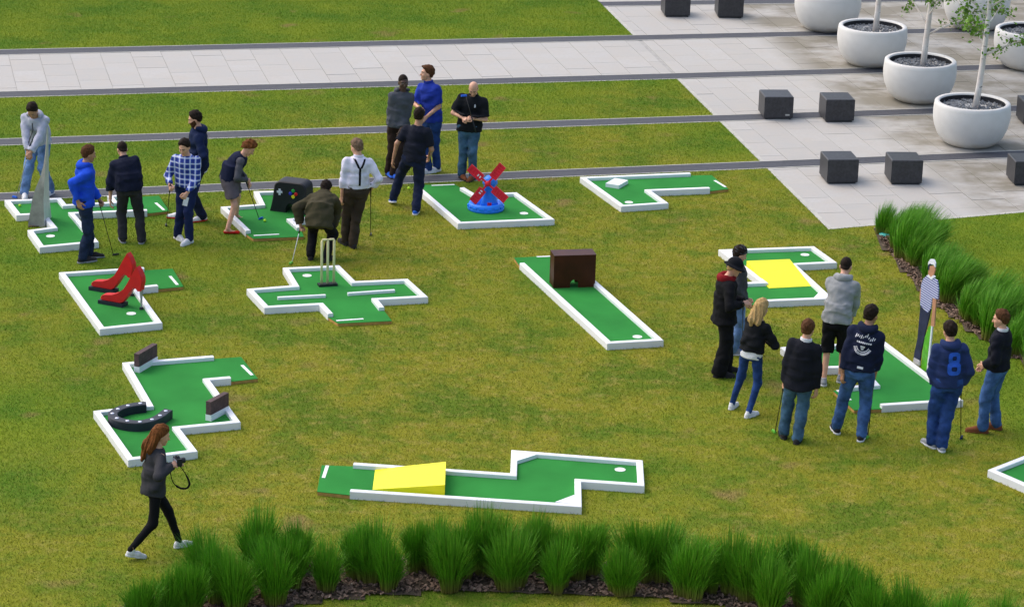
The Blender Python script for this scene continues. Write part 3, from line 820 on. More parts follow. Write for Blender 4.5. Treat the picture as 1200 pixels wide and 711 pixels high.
for k, ang in enumerate((126, 36, 216, 306)):
    d = ex * math.cos(R_(ang)) + ez * math.sin(R_(ang)); sd = np.cross(nd, d)
    B = lambda a, b, h_: hub + d * a + sd * b + nd * h_
    def bar(a0, a1, b0, b1, gg, h0=.0, h1=.018): gg.hexa([B(a0, b0, h0), B(a1, b0, h0), B(a1, b1, h0), B(a0, b1, h0)], [B(a0, b0, h1), B(a1, b0, h1), B(a1, b1, h1), B(a0, b1, h1)])
    g = G(); bar(.02, .15, -.016, .016, g); bar(.13, .41, -.070, -.045, g, .001, .019); bar(.13, .41, .045, .070, g, .001, .019)
    for q in (.14, .19, .24, .29, .34, .395): bar(q - .014, q + .014, -.046, .046, g, .0, .017)
    sl = g.build('sail', 'redp', wm, off=wb)
    g2 = G(); bar(.14, .40, -.044, .044, g2, .002, .006); g2.build('sail_cloth', 'redp', sl, off=wb)
    if k in (1, 3):
        g3 = G(); bar(.155, .175, -.02, .02, g3, .017, .021); bar(.20, .22, -.02, .02, g3, .017, .021); g3.build('sail_print', 'lilac', sl, off=wb)
# -- green by the paved edge with a white block
z1 = Z(660, 190, 5.4545)
root, c = green('angled green with a small white block, beside the dark paved band',
    [z1(807, 66), z1(107, 95), z1(370, 283), z1(674, 262), z1(562, 182), z1(939, 167)], [z1(1060, 172), z1(950, 82)], z1(420, 258), (z1(968, 118), z1(1038, 160)))
a, b = at(*z1(270, 158), CZ), at(*z1(355, 172), CZ); t = nrm(b - a); s = np.array([-t[1], t[0], 0])
a = a + np.array([0, 0, 0])
wbx = empty('white_block', (a + b) / 2 + s * .2, 'small white wooden block lying on the green by the paving', 'block')
q = [a, b, b + s * .38, a + s * .38]; off = (a + b) / 2 + s * .2
G().hexa(q, [p + [0, 0, .065] for p in q]).build('block', 'rail', wbx, off=off)
# -- green with the second ramp
z1 = Z(830, 280, 7.5)
root, c = green('Z shaped green with a broad yellow ramp in its middle',
    [z1(260, 380), z1(462, 373), z1(90, 92), z1(930, 63), z1(1133, 207), z1(775, 225), z1(1100, 522), z1(450, 548)], [z1(338, 580), z1(112, 398)], z1(850, 140), None,
    [[z1(925, 516), z1(1070, 512), z1(985, 452)], [z1(150, 98), z1(230, 158), z1(330, 92)]])
wedge(root, c, [z1(535, 432), z1(905, 412)], [z1(338, 192), z1(716, 177)], .19)
# -- green with the cut-out figure
z1 = Z(910, 380, 5.217)
root, c = green('broad green with notched side beside the golfer cut-out',
    [z1(430, 376), z1(590, 362), z1(500, 262), z1(165, 268), z1(24, 138), z1(660, 100), z1(1142, 463), z1(646, 495)], [z1(472, 524), z1(343, 404)], None, (z1(372, 402), z1(452, 462)))
# -- green at the picture's edge
z1 = Z(1100, 500, 7.11)
A0 = at(*z1(410, 355), RH); B0 = at(*z1(711, 486), RH); C0 = at(*z1(711, 238), RH)
d1, d2 = nrm(B0 - A0), nrm(C0 - A0)
pa, pb, pc, pd = A0 + d1 * 1.0, A0, A0 + d2 * 2.2, A0 + d1 * 1.0 + d2 * 2.2
def back_px(p):
    v = np.asarray(p, float) - [0, 0, HC]; dd = v[1] * cp - v[2] * sp; u_ = (v[1] * sp + v[2] * cp) / dd; x_ = v[0] / dd
    x_, u_ = cr * x_ + sr * u_, -sr * x_ + cr * u_; return 600 + FPX * x_, 355.5 - FPX * u_
te = [pd + d2 * .5, pc + d2 * .5]
root, c = green('green whose pointed white corner lies behind the man in brown shoes', [back_px(p) for p in (pc, pb, pa, pd)], [back_px(np.array([*p[:2], CZ])) for p in te])

# golfer cut-out: a flat printed board
z1 = Z(960, 290, 2.846)
bl, br_ = at(*z1(312, 385), 0.), at(*z1(362, 420), 0.)
t = nrm(br_ - bl); ctr = (bl + br_) / 2
Yc = lambda x: bl[1] + (x - bl[0]) / (br_[0] - bl[0]) * (br_[1] - bl[1])
def on_board(px, py):      # intersection of the sight line with the board's upright plane
    r = ray(*px_(px, py)); nrmv = np.array([-t[1], t[0], 0]); o = np.array([0, 0, HC])
    k = np.dot(bl - o, nrmv) / np.dot(r, nrmv); return o + r * k
px_ = z1
cut = empty('golfer_cutout', ctr, 'flat cut-out of a golfer in white cap and striped polo leaning on a club', 'cut-out')
nb = np.array([-t[1], t[0], 0]); nb = nb if nb[1] > 0 else -nb
def sheet(pts, mat, name, layer, thick=.018, parent=None):
    P = [on_board(*p) for p in pts]
    for p in P: p[2] = max(p[2], 0.)
    P = [p - nb * (.002 * layer) for p in P]; Q = [p + nb * thick for p in P]; N = len(P)
    return G().add(P + Q, [tuple(range(N)), tuple(range(2 * N - 1, N - 1, -1))] + [(i, (i + 1) % N, N + (i + 1) % N, N + i) for i in range(N)]).build(name, mat, parent or cut, off=ctr)
outline = [(312, 383), (316, 350), (326, 305), (332, 240), (336, 190), (333, 165), (338, 130), (348, 100), (362, 88), (366, 50), (372, 37), (384, 38), (390, 52), (388, 75), (384, 92), (396, 108), (400, 140), (397, 175), (388, 215), (386, 260), (380, 270), (372, 330), (362, 422), (340, 405)]
sheet([(340, 402), (344, 350), (352, 300), (366, 262), (378, 262), (371, 330), (361, 418)], 'print_grass', 'printed_grass', 1)
sheet([(314, 382), (318, 350), (328, 305), (334, 240), (338, 195), (372, 205), (362, 250), (350, 300), (340, 345), (334, 392)], 'print_navy', 'printed_trousers', 2)
sheet([(314, 383), (317, 366), (336, 376), (335, 394)], 'print_shoe', 'printed_shoes', 3)
sheet([(338, 135), (335, 165), (337, 180), (343, 176), (346, 150)], 'print_skin', 'printed_arm', 2)
sheet([(379, 165), (391, 172), (387, 215), (384, 262), (374, 264), (374, 245), (378, 210)], 'print_skin', 'printed_arm', 2)
sheet([(348, 104), (362, 92), (376, 98), (394, 110), (398, 140), (396, 172), (378, 168), (372, 205), (362, 218), (338, 192), (340, 150), (341, 125)], 'stripes', 'printed_shirt', 3)
sheet([(364, 92), (368, 62), (385, 60), (388, 74), (382, 92), (374, 100)], 'print_skin', 'printed_face', 4)
sheet([(365, 60), (366, 48), (373, 38), (384, 40), (389, 52), (388, 66), (384, 58), (372, 54)], 'print_white', 'printed_cap', 5)
sheet([(366, 74), (365, 58), (372, 53), (377, 56), (370, 60), (369, 74)], 'print_navy', 'printed_hair', 6)
sheet([(360, 94), (367, 90), (374, 99), (382, 92), (388, 97), (376, 108)], 'print_white', 'printed_collar', 6)
sheet([(375, 262), (379, 262), (363, 420), (359, 417)], 'print_white', 'printed_club', 4)

# ================================================================== PLAZA FURNITURE
blk = [((968.7, 216.1), (1005, 215.8), 'dark granite cube seat beside the plaza corner, nearest the lawn tip'),
       ((1043.5, 216.7), (1079.0, 218.0), 'dark granite cube seat between the tall grasses and the dark band'),
       ((895, 140.6), (927.5, 141), 'dark granite cube seat with a small pale plate on its side'),
       ((966.8, 143.9), (998.4, 144), 'dark granite cube seat straddling the dark band beside the planter row'),
       ((1188, 218), (1224, 219), 'dark granite cube seat in front of the foremost birch planter'),
       ((1199, 147), (1233, 148), 'dark granite cube seat behind the foremost birch planter'),
       ((778.8, 20.5), (808, 21), 'dark granite cube seat on the far paving, next to the far lawn'),
       ((841, 21.6), (871.4, 22.9), 'dark granite cube seat on the far paving, next to the planter')]
for i, (a, b, lab) in enumerate(blk):
    A, B = at(*a), at(*b); t = nrm(B - A); w = np.linalg.norm(B - A); t2 = np.array([math.cos(R_(8)), math.sin(R_(8)), 0]); t = nrm(t * .35 + t2 * .65)
    nbk = np.array([-t[1], t[0], 0]); w = .55; dpt = .58; h = .44
    o = A + t * w / 2 + nbk * dpt / 2
    r0 = empty('cube_seat', o, lab, 'seat', 'dark cube seats on the plaza'); r0.rotation_euler.z = math.atan2(t[1], t[0])
    c_ = .012
    def rect(x, y): return [(-x, -y), (x, -y), (x, y), (-x, y)]
    G().prism(rect(w / 2 - .03, dpt / 2 - .03), .0, .032).build('plinth', 'block', r0)
    lv = [(.03, c_), (.03 + c_, 0), (h - c_, 0), (h, c_)]
    v = [(*q, z) for z, k in lv for q in rect(w / 2 - k, dpt / 2 - k)]
    f = [(3, 2, 1, 0), (12, 13, 14, 15)] + [(4 * j + k, 4 * j + (k + 1) % 4, 4 * j + 4 + (k + 1) % 4, 4 * j + 4 + k) for j in range(3) for k in range(4)]
    mk('body', v, f, 'block', r0)
    if i == 2: mk('plate', [(.13, -dpt / 2 - .003, .08), (.21, -dpt / 2 - .003, .08), (.21, -dpt / 2 - .003, .11), (.13, -dpt / 2 - .003, .11)], [(0, 1, 2, 3)], 'kerb', r0)

# planters with birches
def leafy(tree, seed, h, lean, first, n_leaf):
    rg = random.Random(seed)
    g = G(); leaves = []; tw = G()
    def path_(p, d, L, n, wob):
        o = [np.array(p, float)]
        for k in range(n):
            d = nrm(np.asarray(d) + np.array([rg.uniform(-wob, wob) for _ in range(3)])); o.append(o[-1] + d * L / n)
        return o
    tr = path_((0, 0, 0), (lean[0], lean[1], 1.), h, 10, .035)
    g.tube(tr, [.062 * (1 - .075 * k) for k in range(11)], 12)
    g.build('trunk', 'birch', tree, True)
    gb = G()
    for k in range(17):
        f_ = first + (1 - first) * k / 17; i = min(9, int(f_ * 10)); p = tr[i] + (tr[i + 1] - tr[i]) * (f_ * 10 - i)
        a = k * 2.4 + rg.uniform(-.5, .5); L = h * .36 * (1.1 - .65 * f_) * rg.uniform(.75, 1.1)
        br = path_(p, (math.cos(a), math.sin(a), rg.uniform(.5, 1.0)), L, 5, .16)
        gb.tube(br, [.022 * (1 - .15 * j) for j in range(6)], 6)
        for j in range(2, 6):
            for _ in range(3):
                a2 = rg.uniform(0, 6.28)
                twp = path_(br[j], (math.cos(a2), math.sin(a2), rg.uniform(-.5, .35)), rg.uniform(.18, .42), 4, .25)
                tw.tube(twp, [.006, .005, .004, .003, .002], 4)
                for q in twp[1:]:
                    for _ in range(n_leaf):
                        leaves.append(q + np.array([rg.gauss(0, .045), rg.gauss(0, .045), rg.gauss(0, .045)]))
    gb.build('limb', 'birch', tree, True)
    tag(tw.build('twigs', 'twig', tree), kind='stuff')
    V_ = []; F_ = []
    for c_ in leaves:
        a = nrm([rg.gauss(0, 1), rg.gauss(0, 1), rg.gauss(-.4, .7)]); b = nrm(np.cross(a, [rg.gauss(0, 1), rg.gauss(0, 1), rg.gauss(0, 1)])); s_ = rg.uniform(.028, .048)
        n0 = len(V_); V_ += [c_ - a * s_, c_ + b * s_ * .62 - a * .1 * s_, c_ + a * s_, c_ - b * s_ * .62 - a * .1 * s_]; F_.append((n0, n0 + 1, n0 + 2, n0 + 3))
    tag(mk('crown', V_, np.array(F_), 'leaf', tree), kind='stuff')
pls = [((1140, 119), 'white bowl planter in the birch row closest to the tall grass bed', (.10, .02), .24, True), ((1079, 70), 'white bowl planter second in the birch row, with a forked birch', (.035, 0), .15, True),
       ((1023, 30), 'white bowl planter between the forked birch planter and the far one', (.03, 0), .42, True), ((971, -9), 'white bowl planter in the birch row farthest from the tall grass bed', (0, 0), .5, True),
       ((1207, 34), 'white bowl planter behind the birch leaves at the plaza side', (0, 0), .5, True), ((1146, -10), 'white bowl planter standing behind the forked birch', (0, 0), .5, True)]
RAD, PH = .705, .79
for i, (px, lab, lean, first, has) in enumerate(pls):
    q = at(*px, PH); b0 = np.array([q[0], q[1], 0.])
    r0 = empty('bowl_planter', b0, lab, 'planter', 'white bowl planters on the plaza')
    G().lathe([(.40, 0.), (.43, .012), (.52, .07), (.605, .18), (.665, .32), (.70, .47), (RAD, .60), (.695, .72), (.685, PH - .012), (.672, PH), (.612, PH), (.600, PH - .012), (.600, PH - .13), (.0005, PH - .13)], (0, 0, 0), 64).build('bowl', 'planter', r0, True)
    G().lathe([(.5985, PH - .128), (.5985, PH - .03)], (0, 0, 0), 64, True).build('liner', 'black', r0, True)
    # slate chippings
    rg = random.Random(i); V_ = []; F_ = []
    for k in range(620):
        rr, a = .585 * math.sqrt(rg.random()), rg.uniform(0, 6.28); c_ = np.array([rr * math.cos(a), rr * math.sin(a), PH - .115 + rg.uniform(0, .02)])
        s_ = rg.uniform(.016, .034); an = rg.uniform(0, 6.28); tl = rg.uniform(-.6, .6), rg.uniform(-.6, .6)
        n0 = len(V_)
        for x_, y_, z_ in ((-1, -.6, 0), (1, -.7, 0), (.9, .6, 0), (-.8, .7, 0), (0, 0, .55)):
            xx, yy = x_ * s_ * math.cos(an) - y_ * s_ * math.sin(an), x_ * s_ * math.sin(an) + y_ * s_ * math.cos(an)
            V_.append(c_ + np.array([xx, yy, z_ * s_ + xx * tl[0] + yy * tl[1]]))
        F_ += [(n0, n0 + 1, n0 + 4), (n0 + 1, n0 + 2, n0 + 4), (n0 + 2, n0 + 3, n0 + 4), (n0 + 3, n0, n0 + 4)]
    tag(mk('slate_chippings', V_, np.array(F_), 'pebble', r0), kind='stuff')
    tp = b0 + np.array([.06, .02, PH - .12])
    tr = empty('birch_tree', tp, ['slim birch with long bare stem in the planter closest to the tall grass', 'forked birch in the second planter of the row', 'birch stem in the third planter of the row', 'birch in the farthest planter of the row',
        'birch in the planter at the plaza side', 'birch in the planter behind the forked birch'][i], 'tree', 'young birches in planters')
    leafy(tr, 40 + i, 4.0 if i < 3 else 3.6, lean, first, 4 if i < 3 else 3)

# teal lid beside the tall grass
q = at(1038, 277); o = empty('valve_lid', q, 'small teal plastic lid at the foot of the first tall grass clump', 'lid')
G().lathe([(.10, 0), (.115, .02), (.11, .05), (.05, .065), (.0005, .066)], (0, 0, 0), 20).build('lid', 'teal', o, True)
G().box((0, 0, .06), .08, .02, .02).build('handle', 'teal', o)

# ornamental grasses
def clump_mesh(seed, h, spread, n, wind):
    rg = np.random.default_rng(seed)
    a = rg.uniform(0, 2 * np.pi, n); r0 = .15 * np.sqrt(rg.uniform(0, 1, n)) * spread / .3 * (1 + .35 * np.sin(a * 2 + seed) + .2 * np.sin(a * 3 + 2 * seed))
    L = h * rg.uniform(.45, 1.05, n) * (1 + .10 * np.sin(a + seed * 1.3)); out = rg.uniform(.02, 1., n) ** 1.3 * spread
    curl = rg.uniform(.4, 1.5, n); wd = rg.uniform(.0028, .0052, n)
    fx, fy = np.cos(a), np.sin(a); ts = [0, .3, .55, .8, 1.]
    tw = rg.uniform(0, 2 * np.pi, n); sx_, sy_ = np.cos(tw), np.sin(tw)
    rows = []
    for t in ts:
        hor = out * t ** 1.7; z = L * (t - .22 * curl * (out / spread) * t ** 3)
        x = fx * (r0 + hor) + wind[0] * t ** 2 * L; y = fy * (r0 + hor) + wind[1] * t ** 2 * L
        ww = wd * (1.0 if t < .6 else (1 - t) / .4 * .9 + .1)
        rows.append((np.column_stack([x - sx_ * ww, y - sy_ * ww, z]), np.column_stack([x + sx_ * ww, y + sy_ * ww, z])))
    V_ = np.stack([q for r in rows for q in r], 1)             # n, 10, 3
    b = np.arange(n)[:, None] * 10
    F_ = np.concatenate([b + np.array([[2 * k, 2 * k + 1, 2 * k + 3, 2 * k + 2]]) for k in range(4)], 0)
    return V_.reshape(-1, 3), F_
protos = [mk('tussock_plant', *clump_mesh(s, .76, .27, 1300, (.05 - .03 * s, .0)), 'tuft').data for s in range(5)]
protos_w = [mk('tussock_plant', *clump_mesh(s + 9, .74, .28, 1500, (.30, .10)), 'tuft').data for s in range(5)]
for o in [o for o in bpy.data.objects if o.name.startswith('tussock_plant')]: bpy.data.objects.remove(o)
low_cl = [(113, 764), (165, 736), (223, 721), (240, 690), (275, 716), (302, 674), (320, 707), (350, 670), (382, 691), (415, 675), (455, 690), (488, 668), (527, 690), (563, 670), (597, 690), (627, 669), (653, 692),
          (693, 671), (727, 697), (777, 680), (805, 700), (857, 696), (902, 721), (930, 692), (969, 732), (988, 716), (1023, 749), (1064, 752), (1108, 766), (1165, 770), (60, 790), (436, 681), (508, 671), (545, 674), (580, 671), (640, 671), (672, 676), (748, 679), (830, 692), (880, 704), (948, 714), (1008, 731), (336, 690), (258, 704), (200, 724)]
right_cl = [(1035, 276), (1052, 292), (1072, 312), (1090, 334), (1112, 355), (1134, 376), (1160, 396), (1188, 415), (1216, 434), (1064, 283), (1086, 303), (1108, 326), (1132, 350), (1158, 371), (1184, 391), (1212, 408), (1074, 298), (1120, 345), (1172, 389), (1062, 305), (1100, 343), (1146, 382), (1198, 410)]
for lst, pr_, lab, grp in ((low_cl, protos, 'tuft of tall green ornamental grass in the curved mulch bed', 'grass tufts along the curved bed'),
                      (right_cl, protos_w, 'wind-bent tuft of tall green grass in the bed below the plaza', 'grass tufts in the bed below the plaza')):
    for k, p in enumerate(lst):
        q = at(*p); o = bpy.data.objects.new('tussock_plant', pr_[(k * 3 + k // 5) % 5]); link(o)
        o.location = (q[0], q[1], .015); s_ = random.uniform(.80, 1.08); o.scale = (s_, s_, s_ * random.uniform(.92, 1.05))
        o.rotation_euler.z = random.uniform(0, 6.28) if pr_ is protos else random.uniform(-.3, .3)
        if pr_ is protos_w and k == 0: o.scale = (.62, .62, .72)
        tag(o, lab if not (pr_ is protos_w and k == 0) else 'small upright tuft of green grass alone at the plaza corner', 'grass tuft', grp)

# lawn blades: one sheet of short mown grass
st = .12; bl_pts = []
allb = [p for p in lawns.values()]
gx, gy = np.meshgrid(np.arange(-14, 15, st), np.arange(29, 72, st), indexing='ij')
cxs, cys = gx.ravel(), gy.ravel()
PX = cxs[:, None] + RNG.uniform(0, st, (len(cxs), 36)); PY = cys[:, None] + RNG.uniform(0, st, (len(cxs), 36))
PX, PY = PX.ravel(), PY.ravel()
vis = (np.abs(PX / PY) < .197) & (PY > 31.0) & (PY < 67.5)
PX, PY = PX[vis], PY[vis]
keep = np.zeros(len(PX), bool)
for p in allb: keep |= inside([tuple(q) for q in p], PX, PY)
for p in BEDS: keep &= ~inside([tuple(q) for q in p], PX, PY)
for p in GREENS: keep &= ~inside([tuple(q) for q in p], PX, PY)
PX, PY = PX[keep], PY[keep]
n_ = len(PX)
hgt = RNG.uniform(.010, .034, n_); an = RNG.uniform(0, 6.28, n_); ln_ = RNG.uniform(.0, .026, (n_, 2)) * RNG.choice([-1, 1], (n_, 2)); wd = RNG.uniform(.0025, .0055, n_)
T = np.stack([np.column_stack([PX - np.cos(an) * wd, PY - np.sin(an) * wd, np.zeros(n_) - .002]), np.column_stack([PX + np.cos(an) * wd, PY + np.sin(an) * wd, np.zeros(n_) - .002]), np.column_stack([PX + ln_[:, 0], PY + ln_[:, 1], hgt])], 1)
tag(mk('lawn_grass', T.reshape(-1, 3), np.arange(n_ * 3).reshape(-1, 3), 'blade'), 'short mown grass of the lawn, worn yellow and green', 'grass', kind='stuff')
print('blades', n_)
# ================================================================== PEOPLE
def sd_cap(P, a, b, ra, rb):
    a, b = np.asarray(a), np.asarray(b); ab = b - a; L2_ = max(float(ab @ ab), 1e-9)
    d = P - a; t = np.clip(d @ ab / L2_, 0, 1)
    d = d - t[:, None] * ab
    return np.sqrt(np.einsum('ij,ij->i', d, d)) - (ra + (rb - ra) * t)
def sd_ell(P, c_, r_):
    q = (P - np.asarray(c_)) / np.asarray(r_); k = np.sqrt(np.einsum('ij,ij->i', q, q)); return (k - 1) * min(r_)
def smin(a, b, k):
    h = np.clip(.5 + .5 * (b - a) / k, 0, 1); return b + (a - b) * h - k * h * (1 - h)
def surface(fn, lo, hi, h):
    """surface nets over a sampled distance field -> vertices, quads"""
    lo = np.asarray(lo, float); n = np.ceil((np.asarray(hi) - lo) / h).astype(int) + 1
    ax = [lo[i] + np.arange(n[i]) * h for i in range(3)]
    X = np.stack(np.meshgrid(*ax, indexing='ij'), -1).reshape(-1, 3)
    F = fn(X).reshape(n); S = F < 0
    cn = n - 1
    cnt = np.zeros(cn, np.int32); acc = np.zeros((*cn, 3))
    cs = [(i, j, k) for i in (0, 1) for j in (0, 1) for k in (0, 1)]
    sl = lambda A, c_: A[c_[0]:c_[0] + cn[0], c_[1]:c_[1] + cn[1], c_[2]:c_[2] + cn[2]]
    for c0 in cs:
        for d in range(3):
            if c0[d]: continue
            c1 = tuple(1 if i == d else c0[i] for i in range(3))
            f0, f1 = sl(F, c0), sl(F, c1); m_ = sl(S, c0) != sl(S, c1)
            t = np.where(m_, f0 / np.where(np.abs(f0 - f1) < 1e-9, 1, f0 - f1), 0)
            for i in range(3): acc[..., i] += np.where(m_, (t if i == d else c0[i]), 0)
            cnt += m_
    act = cnt > 0
    idx = -np.ones(cn, np.int64); ij = np.argwhere(act); idx[act] = np.arange(len(ij))
    Vt = lo + (ij + acc[act] / cnt[act][:, None]) * h
    quads = []
    for d in range(3):
        e, f = [(1, 2), (2, 0), (0, 1)][d]
        A = [slice(None)] * 3; B = [slice(None)] * 3
        A[d] = slice(0, -1); B[d] = slice(1, None)
        chg = S[tuple(A)] != S[tuple(B)]; q = np.argwhere(chg)
        ok = (q[:, e] > 0) & (q[:, f] > 0) & (q[:, e] < cn[e]) & (q[:, f] < cn[f]); q = q[ok]
        if not len(q): continue
        ee, ff = np.zeros(3, int), np.zeros(3, int); ee[e] = 1; ff[f] = 1
        g4 = [q - ee - ff, q - ff, q, q - ee]
        Q = np.stack([idx[tuple(x.T)] for x in g4], 1)
        flip = ~S[tuple(A)][tuple(q.T)]
        Q[flip] = Q[flip][:, ::-1]
        quads.append(Q)
    return Vt, np.concatenate(quads)
FK = RNG.normal(size=(7, 3)); FPH = RNG.uniform(0, 6.28, 7)
FK = FK / np.linalg.norm(FK, axis=1)[:, None] * np.array([11, 16, 22, 29, 37, 46, 60])[:, None]
def folds(P, amp, ph=0.):
    ca_, sa_ = math.cos(ph * 2.3), math.sin(ph * 2.3)
    P = np.column_stack([P[:, 0] * ca_ - P[:, 1] * sa_, P[:, 0] * sa_ + P[:, 1] * ca_, P[:, 2]])
    w = sum(np.sin(P @ FK[i] + FPH[i] + ph * (i + 1) + 2.0 * np.sin(P @ FK[(i + 3) % 7] * .6 + ph)) for i in range(6))
    return amp * (w / 2.4)
def crease(P, amp, ph):
    q = P @ np.array([16. * math.cos(ph), 16. * math.sin(ph * 1.3), 21.]) + 3.4 * np.sin(P @ np.array([8., -6., 7.]) + ph) + 1.5 * np.sin(P @ np.array([-13., 11., 5.]) + 2 * ph)
    m_ = np.clip(.5 + .9 * np.sin(P @ np.array([7., 9., 11.]) + 1.7 * ph), 0, 1)
    return amp * .6 * m_ * (np.abs(np.sin(q)) - .5)

# ---- shared pieces: head, hands, shoe (metres, origin at head centre / wrist / ankle foot point)
def head_sdf(P):
    d = sd_ell(P, (0, -.012, .03), (.076, .096, .093))
    d = smin(d, sd_ell(P, (0, .026, -.045), (.060, .068, .078)), .045)
    d = smin(d, sd_ell(P, (0, .068, -.102), (.026, .026, .020)), .03)
    d = smin(d, sd_cap(P, (0, .090, .012), (0, .112, -.034), .007, .0135), .012)
    for s in (-1, 1):
        d = smin(d, sd_cap(P, (s * .012, .088, .026), (s * .045, .074, .028), .010, .009), .014)
        d = -smin(-d, sd_ell(P, (s * .031, .104, .008), (.017, .016, .011)), .012)
        d = smin(d, sd_ell(P, (s * .030, .080, .006), (.013, .013, .011)), .003)
        d = smin(d, sd_ell(P, (s * .077, -.008, -.012), (.010, .024, .032)), .008)
        d = smin(d, sd_ell(P, (s * .038, .055, -.03), (.026, .028, .026)), .02)
    d = smin(d, sd_cap(P, (-.018, .090, -.066), (.018, .090, -.066), .008, .008), .008)
    return d
HV, HQ = surface(head_sdf, (-.10, -.125, -.14), (.10, .14, .14), .0062)
HF = np.zeros((len(HV), 4)); HF[:, 3] = 1
HF[:, 0] = ((np.abs(HV[:, 0]) < .026) & (np.abs(HV[:, 2] + .066) < .010) & (HV[:, 1] > .075))
HF[:, 1] = ((np.abs(np.abs(HV[:, 0]) - .031) < .021) & (np.abs(HV[:, 2] - .029) < .0055) & (HV[:, 1] > .06)) | ((np.hypot(np.abs(HV[:, 0]) - .031, HV[:, 2] - .006) < .0065) & (HV[:, 1] > .07))
HF[:, 2] = ((np.abs(np.abs(HV[:, 0]) - .031) < .013) & (np.abs(HV[:, 2] - .006) < .006) & (HV[:, 1] > .07)) * (1 - HF[:, 1])
def hand_mesh(c1, c2, c3, thumb):
    def rot(v, a):      # rotate in the (direction, palm) plane: x = thumb side, y = palm normal, z = finger direction
        return np.array([v[0], v[1] * math.cos(a) + v[2] * math.sin(a), v[2] * math.cos(a) - v[1] * math.sin(a)])
    segs = []
    for k, (x, L, z0) in enumerate(((.030, .078, .088), (.010, .086, .092), (-.010, .080, .088), (-.029, .062, .080))):
        segs.append(((x * .6, 0, .005), (x, 0, z0), .016, .0135))
        p = np.array([x, 0, z0]); a = 0
        for c_, l_, r_ in ((c1, .45, .0108), (c2, .30, .0100), (c3, .25, .0090)):
            a += c_ + k * .05; q = p + rot(np.array([0, 0, 1.]), a) * L * l_; segs.append((p, q, r_, r_ * .94)); p = q
    p = np.array([.026, .006, .028])
    for d, L, r_ in (((.72, .25, .65), .040, .0145), ((thumb, .55, .80), .034, .0118), ((thumb - .3, .6, .75), .026, .0105)):
        q = p + nrm(d) * L; segs.append((p, q, r_, r_ * .92)); p = q
    def f(P):
        d = sd_cap(P, (0, 0, -.05), (0, 0, .02), .024, .022)
        for a, b, r1, r2 in segs: d = smin(d, sd_cap(P, a, b, r1, r2), .006)
        return d
    return surface(f, (-.065, -.045, -.075), (.10, .11, .205), .0058)
HANDS = {'relax': hand_mesh(.35, .45, .3, .30), 'grip': hand_mesh(1.15, 1.35, .8, -.1), 'flat': hand_mesh(.12, .15, .1, .4)}
def shoe_sdf(P):
    Q = P * np.array([1.12, 1, 1])
    d = smin(sd_cap(Q, (0, -.075, .042), (0, .05, .044), .042, .043), sd_cap(Q, (0, .05, .040), (.0, .155, .026), .044, .036), .03)
    d = smin(d, sd_cap(Q, (0, -.055, .05), (0, -.045, .115), .040, .043), .03)
    d = np.maximum(d, P[:, 2] - .112)
    return d
SV, SQ = surface(lambda P: np.maximum(shoe_sdf(P), .016 - P[:, 2]), (-.07, -.14, -.01), (.07, .22, .13), .0075)
OV, OQ = surface(lambda P: np.maximum(np.maximum(shoe_sdf(P * np.array([1, 1, .0]) + np.array([0, 0, .035])) - .004, P[:, 2] - .026), -P[:, 2]), (-.075, -.15, -.02), (.075, .23, .05), .0075)
FVt, FQt = surface(lambda P: np.maximum(np.maximum(shoe_sdf(P), np.maximum(P[:, 2] - .052, .002 - P[:, 2])), -sd_ell(P, (0, -.01, .062), (.034, .085, .042))), (-.07, -.14, -.01), (.07, .22, .08), .006)
FTv, FTq = surface(lambda P: np.minimum(sd_cap(P * np.array([1.1, 1, 1]), (0, -.07, .05), (0, .09, .034), .034, .026), sd_cap(P, (0, -.035, .1), (0, .02, .045), .038, .034)), (-.06, -.13, 0), (.06, .16, .15), .0075)

